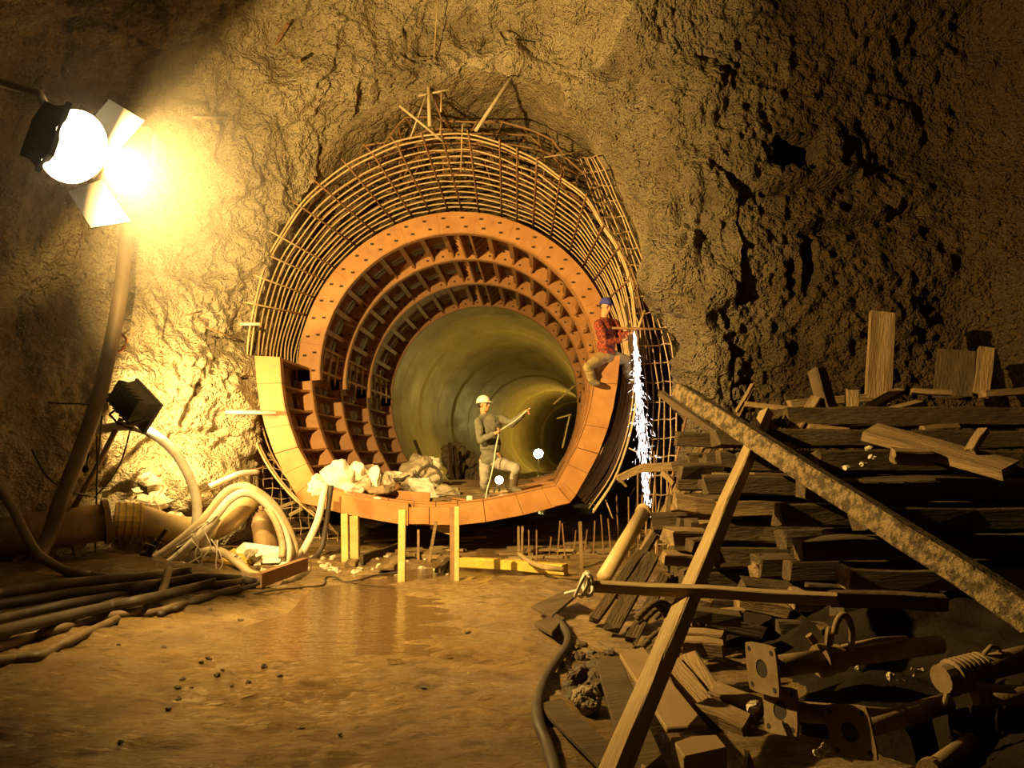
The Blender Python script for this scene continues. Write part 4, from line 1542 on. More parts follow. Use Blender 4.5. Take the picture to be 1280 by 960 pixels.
# ------------------------------------------------------------------ bolts and rods in the rock
RODS = [
    ((240, 147, 10.35), (278, 147, 10.9), .02, 'hose_pale', 'short pale rock bolt below the diagonal shadow edge, top left'),
    ((233, 394, 11.1), (252, 389, 11.5), .014, 'rebar_dark', 'short dark rod stub in the rock right of the thick hanging hose'),
    ((258, 409, 11.2), (304, 427, 12.3), .014, 'rebar_dark', 'slanting dark rod from the left rock to the cage'),
    ((300, 405, 12.1), (325, 405, 12.15), .026, 'hose_white', 'short bright tube poking level out of the cage edge above the invert form'),
    ((263, 461, 11.6), (306, 464, 12.2), .012, 'rebar', 'uppermost level rod between left rock and invert form'),
    ((262, 490, 11.7), (318, 491, 12.25), .013, 'rebar', 'level rod between left rock and invert form, just above the bright tube'),
    ((282, 515, 11.8), (345, 516, 11.95), .034, 'hose_white', 'bright tube lying level across the left edge of the invert form'),
    ((252, 534, 11.7), (326, 533, 12.3), .013, 'rebar', 'level rod just under the bright tube beside the invert form'),
    ((284, 566, 11.8), (324, 558, 12.4), .014, 'rebar', 'rod sloping up from the boulder to the invert form'),
    ((300, 592, 11.8), (345, 580, 12.5), .014, 'rebar_dark', 'lowest rod sloping up from the boulder to the invert form'),
    ((535, 88, 12.2), (537, 158, 12.1), .03, 'hose_pale', 'pale upright tube of the crossed rods above the cage'),
    ((523, 120, 12.15), (602, 103, 12.6), .018, 'hose_pale', 'pale level rod of the crossed rods above the cage'),
    ((499, 132, 12.0), (553, 176, 12.25), .021, 'hose_pale', 'pale rod slanting down right to the crown of the cage'),
    ((533, 118, 12.1), (513, 172, 12.2), .013, 'hose_pale', 'thin pale rod slanting down left to the crown of the cage'),
    ((547, 0, 11.2), (541, 92, 12.1), .010, 'rebar', 'long thin wire hanging from the roof to the crossed rods'),
    ((648, 83, 12.2), (594, 164, 12.2), .030, 'hose_pale', 'long pale rod leaning on the recess edge right of the crossed rods'),
    ((541, 118, 12.3), (552, 150, 12.3), .012, 'rebar_dark', 'short dark wire right of the crossed rods'),
    ((552, 150, 12.3), (550, 168, 12.2), .016, 'rebar', 'upper stub standing on the crown of the cage'),
    ((552, 115, 12.3), (551, 140, 12.3), .016, 'rebar', 'short upright stub right of the pale upright tube'),
    ((525, 98, 12.2), (560, 142, 12.6), .010, 'rebar_dark', 'thin dark wire crossing behind the pale upright tube'),
    ((578, 155, 12.2), (576, 215, 12.8), .012, 'rebar', 'thin rod standing through the crown of the cage'),
    ((672, 198, 12.2), (742, 187, 12.9), .012, 'rebar', 'thin rod running level from the right shoulder of the cage to the wire mat'),
    ((765, 410, 12.0), (845, 412, 12.1), .020, 'rebar_dark', 'level steel bar held against the worker with the blue cap'),
    ((797, 412, 12.15), (806, 388, 12.2), .022, 'rebar', 'short bar standing up from the level bar above the sparks'),
    ((757, 625, 12.3), (766, 648, 12.2), .012, 'rebar', 'short bar leaning in the dark below the right corner of the invert form'),
    ((786, 560, 12.2), (800, 567, 12.2), .012, 'rebar', 'short bar lying slanted behind the sparks'),
    ((830, 640, 10.6), (860, 512, 10.8), .016, 'rebar_dark', 'red-brown rod leaning on the foot of the right rock pillar'),
]
for (a, c, r, mt, lab) in RODS:
    b = MB()
    b.tube([at(*a), at(*c)], r, 8)
    T(b.build('steel_rod' if r > .015 else 'wire_rod', M[mt], None, smooth=True), lab, 'rod')
for (x0, y0, x1, y1, lab) in ((360, 30, 345, 55, 'rusty bolt stub in the rock near the top edge, left of the crossed rods'), (374, 76, 372, 78, 'small bolt head in the rock above the left shoulder of the cage')):
    b = MB()
    b.tube([at(x0, y0, 10.9), at(x1, y1, 11.3)], .025, 6)
    T(b.build('rock_bolt', M['rebar_dark']), lab, 'bolt')

# ------------------------------------------------------------------ posts and things on the ground under the form


def post(x0, y0, x1, y1, w, material, label, Y0=12.0, cat='post', name='post', d=None, group=None):
    """upright from ground pixel (x1,y1) to top pixel (x0,y0)"""
    p = atz(x1, y1, 0)
    p.z = ground(p.x, p.y)
    t_ = at(x0, y0, p.y + .03)
    b = MB()
    b.beam(p - V(0, 0, .03), t_, w, d or w, V(0, 1, 0))
    return T(b.build(name, material), label, cat, group)


M['post_yellow'] = mat('yellowed_post', (0.62, 0.48, 0.20), (0.48, 0.34, 0.12), scale=6, rough=0.7, bump=.4, bscale=30)
post(431, 642, 432, 703, .095, M['post_yellow'], 'left one of the two close posts under the left end of the invert form')
post(443, 645, 444, 702, .12, M['post_yellow'], 'right one of the two close posts under the left end of the invert form')
post(503, 637, 502, 725, .085, M['post_yellow'], 'tall yellow post with a bolt hole standing in the puddle before the invert form')
post(571, 633, 571, 728, .055, M['post_yellow'], 'slim pale post at the middle of the invert form')
post(565, 634, 566, 724, .06, M['rebar_dark'], 'slim dark post touching the slim pale one at the middle of the invert form')
post(523, 662, 523, 698, .035, M['steel'], 'thin steel prop behind the tall yellow post')
post(545, 652, 536, 702, .045, M['wood'], 'leaning wooden prop between the tall yellow post and the slim pair')
post(648, 658, 648, 694, .035, M['steel'], 'left one of two thin props under the right half of the invert form')
post(653, 658, 653, 692, .04, M['steel'], 'right one of two thin props under the right half of the invert form')
post(725, 652, 727, 708, .045, M['steel'], 'single thin prop under the right corner of the invert form')
b = MB()
p = at(551, 660, 12.3)
b.beam(at(539, 656, 12.3), at(566, 664, 12.3), .14, .12)
T(b.build('timber_block', M['post_yellow']), 'timber block wedged under the middle of the invert form', 'block')


def gbeam(name, x0, y0, x1, y1, w, h, material, label, cat='beam', z=0.0, group=None):
    p0, p1 = atz(x0, y0, z), atz(x1, y1, z)
    return timber(name, p0 + V(0, 0, h / 2), p1 + V(0, 0, h / 2), w, h, 0, material, label, cat, group)


def timber(name, p0, p1, w, h, roll, material, label, cat='timber', group=None, seed=None, rough=.012, taper=1.0):
    """irregular sawn timber, modelled along its own X axis"""
    p0, p1 = Vector(p0), Vector(p1)
    d = p1 - p0
    L_ = d.length
    t_, s_, u_ = fix_up(d)
    r_ = random.Random(seed if seed is not None else len(bpy.data.objects))
    q_ = Matrix.Rotation(roll, 3, t_)
    s_, u_ = q_ @ s_, q_ @ u_
    n = max(2, min(9, int(L_ / .35)))
    vs, fs = [], []
    c = min(w, h) * .09
    for i in range(n + 1):
        x = L_ * i / n
        k = 1 + (taper - 1) * i / n
        oy, oz = r_.uniform(-1, 1) * rough * .6, r_.uniform(-1, 1) * rough * .6
        for (sy, sz, cy, cz) in ((-1, -1, c, 0), (1, -1, -c, 0), (1, -1, 0, c), (1, 1, 0, -c), (1, 1, -c, 0), (-1, 1, c, 0), (-1, 1, 0, -c), (-1, -1, 0, c)):
            e_ = rough if i in (0, n) else 0
            vs.append((x + r_.uniform(-1, 1) * e_ * 1.5, sy * w / 2 * k + cy + oy + r_.uniform(-1, 1) * rough * .3, sz * h / 2 * k + cz + oz + r_.uniform(-1, 1) * rough * .3))
    for i in range(n):
        for j in range(8):
            j2 = (j + 1) % 8
            fs.append((i * 8 + j, i * 8 + j2, i * 8 + 8 + j2, i * 8 + 8 + j))
    fs.append(tuple(range(7, -1, -1)))
    fs.append(tuple(n * 8 + j for j in range(8)))
    me = bpy.data.meshes.new(name)
    me.from_pydata(vs, [], fs)
    me.materials.append(material)
    o = bpy.data.objects.new(name, me)
    COL.objects.link(o)
    m4 = Matrix((t_, s_, u_)).transposed().to_4x4()
    m4.translation = p0
    o.matrix_world = m4
    return T(o, label, cat, group)


gbeam('yellow_timber', 576, 708, 707, 718, .16, .13, M['yellow'], 'mud-splashed yellow beam lying on the floor right of the slim posts')
hose('bent_lath', [atz(648, 692, .12), atz(662, 702, .14), atz(680, 709, .18), atz(705, 712, .16)], .035, M['wood_pale'], 'bent pale lath lying over the yellow beam', 'lath', n=6)
gbeam('floor_stick', 623, 734, 657, 733, .03, .03, M['rebar_dark'], 'thin dark stick lying on the wet floor right of the slim posts', 'stick')
gbeam('skirting_board', 451, 706, 498, 690, .06, .14, M['wood_dark'], 'dark board standing on edge behind the tall yellow post', 'board')
gbeam('floor_board', 482, 714, 500, 696, .22, .06, M['wood'], 'wide board lying flat beside the tall yellow post', 'board')
gbeam('floor_board', 437, 708, 450, 695, .15, .05, M['wood'], 'short board lying at the foot of the two close posts', 'board')
gbeam('floor_board', 547, 716, 562, 700, .08, .05, M['wood_dark'], 'dark narrow board lying at the foot of the slim posts', 'board')
for k in range(34):
    x0, y0 = rnd.uniform(455, 735), rnd.uniform(679, 700)
    a = rnd.uniform(-.5, .5)
    p0 = atz(x0, y0, .02)
    p0.z = ground(p0.x, p0.y) + .03
    d = V(math.cos(a), math.sin(a), rnd.uniform(-.04, .08)) * rnd.uniform(.35, .9)
    timber('scrap_lath', p0, p0 + d, rnd.uniform(.05, .12), rnd.uniform(.03, .05), 0, M['wood'] if k % 3 else M['wood_pale'], 'scrap lath lying in the litter under the invert form', 'lath', 'scrap laths under the invert form')
for k in range(60):
    x, y = rnd.uniform(380, 560), rnd.uniform(692, 716)
    p = atz(x, y, 0)
    p.z = ground(p.x, p.y)
    r = rnd.uniform(.025, .06)
    blob('gravel_stone', p, r, r, r * .7, 300 + k, M['rubble'], 'small pale stone in the gravel around the posts', 'stone', 'gravel around the posts', amp=.5, nu=7, nv=5, smooth=False)
STONES = [(585, 787), (148, 803), (355, 785), (272, 844), (228, 846), (205, 745 + 62), (140, 806), (252, 826), (224, 866), (425, 915), (376, 903), (310, 847), (330, 828), (318, 793), (222, 855), (210, 885), (150, 932), (455, 760),
          (350, 843), (278, 838), (262, 820), (290, 853), (240, 852), (530, 860), (440, 800), (300, 770), (262, 760)]
for k, (x, y) in enumerate(STONES):
    p = atz(x, y, 0)
    p.z = ground(p.x, p.y) + .008
    r = rnd.uniform(.010, .021) * (1.3 if k % 5 == 0 else 1)
    blob('stone', p, r * 1.2, r, r * .8, 400 + k, M['stone'], 'small dark stone lying loose on the wet mud', 'stone', 'dark stones on the mud', amp=.5, nu=8, nv=6, smooth=False)

# ------------------------------------------------------------------ sacks on the form
SACKS = [(400, 609, 12.25, .22, .2, .15, 'white_cloth', 'white sack at the far left of the heap, over the corner of the invert form'),
         (424, 598, 12.35, .26, .24, .22, 'white_cloth', 'biggest white sack of the heap on the left of the invert form'),
         (448, 592, 12.5, .2, .2, .15, 'white_cloth', 'white sack just right of the biggest one'),
         (452, 607, 12.4, .17, .18, .13, 'grey_cloth', 'greyish sack lying below the white ones'),
         (468, 602, 12.5, .13, .2, .26, 'white_cloth', 'white sack standing on end at the right of the heap'),
         (462, 597, 12.6, .2, .16, .16, 'brown_cloth', 'brown sack tucked behind the standing white one'),
         (475, 612, 12.35, .22, .15, .09, 'brown_cloth', 'flat brown sack at the right foot of the heap'),
         (486, 606, 12.5, .1, .12, .16, 'grey_cloth', 'small grey sack at the right end of the heap'),
         (438, 613, 12.25, .2, .15, .10, 'white_cloth', 'low white sack lying along the front lip of the invert form'),
         (490, 595, 14.2, .18, .2, .12, 'white_cloth', 'white sack further in, between the heap and the debris'),
         (512, 602, 13.6, .2, .25, .18, 'grey_cloth', 'grey-white roll lying on the boards in front of the debris'),
         (532, 612, 13.4, .34, .25, .14, 'white_cloth', 'long white roll lying slanted on the boards'),
         (553, 616, 13.4, .3, .2, .11, 'grey_cloth', 'dirty sack lying flat beside the long white roll'),
         (525, 583, 14.8, .22, .25, .2, 'grey_cloth', 'crumpled grey sack on top of the debris'),
         (540, 580, 15.0, .18, .2, .16, 'white_cloth', 'pale crumpled sack at the top right of the debris'),
         (518, 590, 14.6, .24, .25, .16, 'grey_cloth', 'crumpled grey sack at the left of the debris'),
         (543, 597, 14.5, .2, .2, .16, 'grey_cloth', 'crumpled grey sack in the middle of the debris'),
         (472, 624, 12.1, .06, .06, .03, 'white_cloth', 'tiny white rag on the front lip of the invert form')]
def sack(c, rx, ry, rz, seed, material, lab, roll):
    b = MB()
    R_ = Matrix.Rotation(roll, 3, 'Y')
    b.ellipsoid((0, 0, 0), R_ @ V(rx, 0, 0), V(0, ry, 0), R_ @ V(0, 0, rz), 44, 28)
    Pn = np.array([tuple(v) for v in b.v])
    k_ = 1 / ((rx + ry + rz) / 3)
    fold = (1 - np.abs(vnoise(Pn * np.array([1, 1, 1.6]), 1.5 * k_, seed))) ** 3
    fold2 = (1 - np.abs(vnoise(Pn * np.array([1.7, 1, 1]), 3.2 * k_, seed + 3))) ** 3
    big = np.stack([vnoise(Pn + 9.7 * q_, 1.1 * k_, seed + 5 + q_) for q_ in range(3)], 1)
    n_ = Pn / (np.linalg.norm(Pn, axis=1, keepdims=True) + 1e-6)
    Pn = Pn + (n_ * (.22 * fold + .10 * fold2 - .12)[:, None] + big * .34) / k_
    b.v = [Vector(v) + Vector(c) for v in Pn]
    T(b.build('sack', material, None, smooth=True), lab, 'sack', 'sacks on the invert form')


for k, (x, y, Y, rx, ry, rz, mt, lab) in enumerate(SACKS):
    sack(at(x, y, Y), rx, ry, rz, 500 + k * 7, M[mt], lab, math.radians(25 if 'slanted' in lab else rnd.uniform(-15, 15)))
hose('cable_coil', [(520, 606, 13.8), (524, 590, 13.9), (536, 582, 13.9), (548, 588, 13.8), (552, 602, 13.7), (545, 610, 13.6)], .025, M['black'], 'black cable bent in a loop over the debris sacks', 'cable', n=7)
hose('cable', [(478, 598, 13.4), (500, 600, 13.3), (516, 594, 13.5), (530, 600, 13.5)], .03, M['black'], 'black cable running from the heap to the debris', 'cable', n=7)
hose('cable', [(545, 618, 12.4), (575, 620, 12.3), (590, 621, 12.2)], .008, M['black'], 'thin wire running to the small white lamp on the front lip', 'cable', n=6)
b = MB()
b.box(at(587, 623, 12.2), (.045, 0, 0), (0, .05, 0), (0, 0, .04))
T(b.build('small_box', M['white_cloth'], None, bevel=.01), 'small white box on the front lip of the invert form beside the standing man', 'box')
# rough heap where the lining begins, with timber struts
for k in range(16):
    u = rnd.random()
    x, y = 560 + 42 * u + rnd.uniform(-4, 4), 552 + 46 * u + rnd.uniform(-2, 24 * (1 - u) + 8)
    r = rnd.uniform(.12, .3)
    blob('rubble_lump', at(x, min(y, 603), 21.0 + rnd.uniform(0, .8)), r, r, r, 600 + k, M['rock_back'], 'rough dark lump of the spoil heap inside the tunnel mouth', 'rubble', 'spoil heap inside the tunnel mouth', amp=.5, nu=10, nv=7, smooth=False)
for (x0, y0, x1, y1, lab) in ((562, 553, 565, 600, 'upright strut at the left of the spoil heap in the tunnel mouth'), (518, 550, 530, 580, 'leaning strut in front of the lining, above the debris sacks'), (569, 560, 572, 600, 'second upright strut at the spoil heap in the tunnel mouth')):
    b = MB()
    b.tube([at(x0, y0, 20.3), at(x1, y1, 20.3)], .045, 7)
    T(b.build('strut', M['wood_dark']), lab, 'strut')
for (x0, y0, x1, y1, lab) in ((703, 560, 712, 520, 'tall thin stand at the right inside the tunnel'), (696, 523, 714, 518, 'short bar across the thin stand inside the tunnel'), (692, 505, 720, 480, 'thin wire slanting up across the far tunnel')):
    b = MB()
    b.tube([at(x0, y0, 30), at(x1, y1, 30)], .035, 6)
    T(b.build('thin_stand', M['pipe']), lab, 'pole')

# ------------------------------------------------------------------ timber stack and loose timbers on the right
STK = 'timbers inside the dark stack'
r2 = random.Random(5)
for dp, (Y0, rows_) in enumerate([(6.05, 5), (6.42, 6), (6.8, 7), (7.3, 7), (7.75, 8), (8.2, 9), (8.6, 9)]):
    for lv in range(rows_):
        z = .12 + lv * .225
        Y = Y0 + r2.uniform(-.05, .05)
        xl = (2.1 if dp < 3 else 1.5) + .05 * lv + r2.uniform(-.12, .40) + (.9 if lv > 7 else 0)
        L_ = r2.uniform(3.2, 4.2)
        dz = r2.uniform(-.03, .03)
        w_, h_ = r2.uniform(.17, .25), r2.uniform(.15, .21)
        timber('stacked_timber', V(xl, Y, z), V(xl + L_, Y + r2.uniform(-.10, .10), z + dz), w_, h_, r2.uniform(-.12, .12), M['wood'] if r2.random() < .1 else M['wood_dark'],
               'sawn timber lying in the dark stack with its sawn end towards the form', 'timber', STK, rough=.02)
# short cut ends and blocks poking from the left of the stack
for k in range(22):
    x, y = r2.uniform(822, 950), r2.uniform(585, 790)
    if x - 822 < (690 - y) * -.05 or (x > 905 and y < 620):
        continue
    Y = 7.5 - max(0, (y - 650) / 140) * 1.4 + r2.uniform(-.1, .2)
    p = at(x, y, Y)
    a = r2.uniform(-.5, .3)
    timber('timber_offcut', p, p + V(.42 * math.cos(a), .42 * math.sin(a) + .1, r2.uniform(-.08, .05)), r2.uniform(.12, .2), r2.uniform(.1, .16), r2.uniform(-.4, .4), M['wood'] if k % 3 else M['wood_dark'],
           'short timber offcut poking out of the left flank of the stack', 'timber', 'offcuts on the flank of the stack', rough=.02)
PX = [
    # name, p0(px,py,Y), p1, w, h, roll, mat, label
    ('flat_board', (931, 505, 8.6), (1012, 515, 8.4), .14, .06, 0, 'wood', 'short flat board lying at the left rear edge of the stack top'),
    ('flat_board', (986, 506, 9.3), (1120, 494, 9.4), .16, .10, 0, 'wood', 'board lying level along the back of the stack top'),
    ('upright_board', (1098, 500, 9.3), (1103, 392, 9.6), .30, .10, .5, 'wood', 'tall broad board standing upright against the right rock wall'),
    ('upright_board', (1190, 496, 9.2), (1196, 440, 9.5), .42, .08, .25, 'wood_dark', 'wide board standing upright behind the stack, right of the tall one'),
    ('upright_board', (1226, 494, 9.1), (1233, 437, 9.3), .18, .10, .5, 'wood', 'narrow board standing upright at the right end of the stack'),
    ('flat_board', (1140, 489, 9.0), (1188, 491, 8.9), .18, .06, 0, 'wood', 'short flat board lying before the wide upright board'),
    ('flat_board', (1228, 493, 8.8), (1300, 487, 8.8), .16, .08, 0, 'wood', 'flat board running out of the frame at the right end of the stack top'),
    ('prop_timber', (1042, 535, 8.2), (1022, 463, 8.5), .17, .14, .4, 'wood_dark', 'dark timber standing tilted out of the stack top'),
    ('prop_timber', (1067, 555, 8.1), (1065, 490, 8.4), .13, .11, .3, 'wood', 'short upright timber right of the dark tilted one'),
    ('loose_board', (1078, 516, 8.5), (1124, 489, 8.9), .12, .06, .3, 'wood', 'short board sloping up behind the short upright timber'),
    ('loose_board', (1078, 523, 8.2), (1150, 503, 8.4), .12, .06, .2, 'wood', 'long board sloping gently up in front of the short sloping board'),
    ('wide_plank', (1088, 541, 6.9), (1262, 588, 6.05), .26, .09, .35, 'wood', 'long wide plank lying slanted down to the right across the stack top'),
    ('timber_block', (1116, 570, 6.35), (1162, 571, 6.35), .12, .12, .3, 'wood', 'short block lying under the long wide plank'),
    ('loose_board', (1212, 564, 6.25), (1229, 538, 6.35), .08, .06, 0, 'wood', 'little board standing on the long wide plank'),
    ('loose_board', (1152, 535, 8.0), (1196, 532, 8.0), .1, .05, 0, 'wood', 'small board lying behind the long wide plank'),
    ('loose_board', (990, 545, 8.0), (1020, 499, 8.3), .11, .09, .4, 'wood', 'timber leaning up against the dark tilted one'),
    ('loose_board', (948, 540, 8.1), (984, 512, 8.5), .12, .1, .4, 'wood_dark', 'dark timber sloping up at the left edge of the stack top'),
    ('loose_board', (962, 532, 7.9), (990, 562, 7.6), .08, .06, .3, 'wood', 'short board hanging down over the front left edge of the stack'),
    ('thin_batten', (920, 515, 8.9), (941, 480, 9.2), .04, .04, 0, 'wood', 'thin batten leaning up behind the upper end of the muddy beam'),
    ('loose_board', (1010, 533, 7.9), (1060, 538, 7.8), .14, .05, 0, 'wood', 'board lying flat under the dark tilted timber'),
    # big crossing members
    ('muddy_girder', (852, 490, 8.35), (1300, 778, 4.25), .16, .20, math.radians(75), 'mud_beam', 'long mud-crusted beam slanting down to the right across the stack'),
    ('thin_timber', (826, 492, 8.7), (905, 548, 7.9), .07, .07, .2, 'wood_dark', 'thin dark beam lying under the upper end of the mud-crusted beam'),
    ('leaning_plank', (957, 516, 8.15), (757, 992, 3.44), .12, .10, math.radians(28), 'wood_pale', 'long pale plank leaning from the floor up to the mud-crusted beam'),
    ('cover_plank', (843, 772, 4.62), (751, 992, 3.38), .105, .05, math.radians(28), 'wood_pale', 'second pale plank nailed on the lower half of the leaning one'),
    ('level_plank', (734, 731, 4.9), (1045, 750, 4.6), .075, .065, .12, 'wood_pale', 'level plank crossing behind the leaning one, tied with rope at its left end'),
    ('level_plank', (1040, 748, 4.75), (1180, 753, 4.6), .08, .09, .05, 'wood_dark', 'continuation of the level plank, its shadow put into the dark wood'),  # same plank, coloured dark for its shadowed stretch
    ('bent_bracket', (773, 598, 9.6), (808, 584, 9.5), .07, .09, .2, 'wood', 'outer end of the crooked branch over the sparks'),
    ('bent_bracket', (805, 585, 9.5), (843, 583, 9.4), .07, .1, .2, 'wood', 'inner part of the crooked branch over the sparks'),
    ('timber_stub', (843, 584, 9.3), (912, 570, 9.0), .1, .14, .2, 'wood_dark', 'dark timber stub behind the crooked branch'),
    ('thin_batten', (772, 598, 9.5), (783, 608, 9.5), .03, .03, 0, 'wood', 'splinter at the tip of the crooked branch'),
    ('leaning_pole', (804, 690, 8.9), (885, 545, 10.3), .10, .10, .3, 'wood', 'pole leaning on the rock pillar, nearest to the steel pipe'),
    ('leaning_pole', (823, 672, 8.7), (897, 545, 10.2), .07, .07, .3, 'wood', 'thin pole leaning on the rock pillar, second from the steel pipe'),
    ('leaning_pole', (845, 640, 8.8), (906, 545, 10.1), .06, .06, .3, 'wood_dark', 'thin dark pole leaning on the rock pillar, third from the steel pipe'),
    ('leaning_pole', (862, 640, 8.7), (940, 487, 10.2), .06, .05, .3, 'wood', 'longest thin pole leaning on the rock pillar'),
    ('leaning_pole', (770, 745, 7.6), (838, 640, 9.3), .07, .07, .3, 'wood_dark', 'dark pole lying along the right side of the steel pipe'),
    ('leaning_pole', (742, 775, 6.9), (800, 690, 8.2), .09, .06, .3, 'wood_dark', 'dark board leaning down below the steel pipe'),
    ('leaning_pole', (765, 785, 6.6), (815, 695, 7.8), .14, .06, .3, 'wood_dark', 'broad dark board leaning beside the level plank'),
    ('leaning_pole', (790, 800, 6.4), (830, 720, 7.2), .10, .06, .3, 'wood_dark', 'dark board leaning under the level plank'),
    ('short_strut', (828, 590, 9.4), (842, 604, 9.3), .06, .06, 0, 'wood', 'short strut below the crooked branch'),
    # timbers lying on the ground, lower right
    ('ground_plank', (833, 826, 5.3), (890, 898, 4.65), .13, .12, .3, 'wood', 'squared timber slanting down to the right behind the leaning planks'),
    ('ground_plank', (815, 822, 5.5), (855, 880, 4.9), .10, .10, .3, 'wood_dark', 'round-ended dark timber beside the squared one'),
    ('ground_plank', (862, 822, 5.35), (894, 876, 4.85), .12, .08, .4, 'wood', 'splintered plank with a pale edge right of the squared timber'),
    ('ground_plank', (893, 868, 4.8), (948, 890, 4.6), .13, .12, .3, 'wood', 'short timber lying toward the steel props'),
    ('ground_plank', (878, 887, 4.6), (934, 912, 4.4), .13, .12, .3, 'wood', 'short timber lying below the one toward the steel props'),
    ('ground_plank', (697, 905, 4.62), (772, 953, 4.2), .14, .08, .2, 'wood_dark', 'muddy plank lying on the mud at the foot of the leaning planks'),
    ('ground_plank', (855, 795, 5.6), (905, 800, 5.5), .1, .1, .2, 'wood', 'timber end in the low pile behind the leaning planks, uppermost'),
    ('ground_plank', (853, 806, 5.5), (905, 810, 5.4), .1, .1, .2, 'wood', 'timber end in the low pile behind the leaning planks, lowest'),
    ('ground_plank', (856, 766, 5.9), (925, 774, 5.8), .1, .1, .2, 'wood_dark', 'dark timber in the low pile behind the leaning planks'),
]
for (nm, a, c, w_, h_, ro, mt, lab) in PX:
    timber(nm, at(*a), at(*c), w_, h_, ro, M[mt], lab, 'plank' if 'plank' in nm or 'board' in nm else 'timber', rough=.008 if 'board' in nm else .012)


def slab(name, corners, z, thick, material, label, cat='board'):
    if isinstance(z, (int, float)):
        z = [z] * len(corners)
    P_ = [atz(x, y, zz) for (x, y), zz in zip(corners, z)]
    b = MB()
    b.prism(P_, V(0, 0, -thick))
    return T(b.build(name, material, None, bevel=.006), label, cat)


M['panel'] = mat('plywood_panel', (0.260, 0.180, 0.081), (0.205, 0.136, 0.062), scale=3, rough=.75, bump=.3, bscale=20, bdist=.01)
slab('plywood_panel', [(774, 817), (804, 808), (884, 906), (833, 910)], [.26, .28, .14, .12], .03, M['panel'], 'pale plywood panel lying tilted behind the leaning planks')
slab('plywood_panel', [(744, 823), (774, 819), (842, 975), (786, 975)], [.16, .18, .06, .04], .03, M['wood_dark'], 'dark plywood panel lying left of the pale one')
slab('timber_block', [(838, 921), (896, 918), (909, 934), (855, 946)], .18, .14, M['panel'], 'pale sawn block at the bottom edge right of the leaning planks', 'block')
slab('plywood_panel', [(672, 880), (700, 872), (775, 940), (748, 955)], [.05, .05, .07, .06], .03, M['wood_dark'], 'muddy board half sunk in the mud beside the black hose')
slab('steel_plate', [(664, 757), (706, 738), (722, 742), (690, 770)], [.08, .14, .16, .1], .03, M['wood_dark'], 'dark plate lying on the mud below the rope end', 'plate')
slab('steel_plate', [(668, 778), (694, 766), (706, 772), (690, 790)], [.06, .10, .10, .06], .04, M['wood_dark'], 'small slotted dark plate lying on the mud edge', 'plate')
slab('plywood_panel', [(800, 955), (845, 948), (870, 990), (812, 995)], [.06, .06, .05, .05], .03, M['panel'], 'panel at the bottom edge under the sawn block')
hose('mud_hose', [atg(688, 762, .05), atg(700, 778, .05), atg(710, 795, .05), atg(706, 812, .05), atg(690, 835, .045), atg(680, 852, .045), atg(672, 880, .045), atg(674, 905, .045), atg(684, 930, .045), atg(694, 965, .045), atg(700, 1000, .045)], .034, M['black'],
     'black hose snaking along the edge of the mud to the bottom of the frame', 'hose', n=10)
# knotted rope on the end of the level plank
b = MB()
for k in range(3):
    c = at(735 - k * 5, 730 + k * 1.5, 4.85)
    b.tube([c + V(.03 * math.cos(a), .06 * math.sin(a), .065 * math.sin(a + k)) for a in np.linspace(0, 6.2, 12)], .012, 6)
b.tube([at(733, 733, 4.83), at(722, 738, 4.85), at(706, 742, 4.9)], .010, 6)
T(b.build('rope', M['rope'], None, smooth=True), 'pale rope knotted round the left end of the level plank', 'rope')
# steel pipe leaning by the sparks
e = E('steel_pipe', atz(762, 712, 0), 'ochre steel pipe leaning up to the foot of the sparks', 'pipe')
b = MB()
p0, p1 = at(755, 722, 8.6), at(806, 637, 9.7)
b.lathe(p0, p1 - p0, [(0, .085), ((p1 - p0).length, .085), ((p1 - p0).length, .07), ((p1 - p0).length - .12, .07)], 18)
b.build('pipe_body', M['pipe'], e, smooth=True)
b = MB()
b.lathe(p1 - (p1 - p0).normalized() * .08, p1 - p0, [(0, .088), (.0, .1), (.06, .1), (.06, .088)], 18)
b.build('collar', M['pipe'], e)
# rubble and dirt at the foot of the boards
for k in range(40):
    x, y = r2.uniform(700, 770), r2.uniform(805, 870)
    r = r2.uniform(.025, .07)
    p = atg(x, y, .01)
    blob('dirt_clod', p, r, r, r * .7, 700 + k, M['wood_dark'] if k % 2 else M['stone'], 'dark clod in the dirt heap beside the black hose', 'clod', 'dirt heap beside the black hose', amp=.5, nu=9, nv=6, smooth=False)
blob('dirt_lump', atg(735, 878, .05), .10, .09, .09, 801, M['rock_back'], 'large rough lump of dried mud beside the dark plywood panel', 'clod', amp=.5)
for k in range(12):
    x, y = r2.uniform(790, 830), r2.uniform(770, 815)
    p = at(x, y, 6.0 + r2.uniform(-.2, .3))
    a = r2.uniform(.6, 1.4)
    hose('tangled_strip', [p, p + V(.15, .05, .1), p + V(.28, .12, .02 + r2.uniform(-.1, .1)), p + V(.4, .15, -.12)], .022, M['wood_dark'], 'dark muddy strip in the tangle beside the panels', 'strip', 'muddy strips beside the panels', n=6, sub=4)

# ------------------------------------------------------------------ steel props, bottom right
M['prop'] = mat('muddy_prop_steel', (0.260, 0.180, 0.093), (0.174, 0.118, 0.056), scale=9, rough=.75, metal=.05, coords='World', bump=.35, bscale=70, bdist=.008)


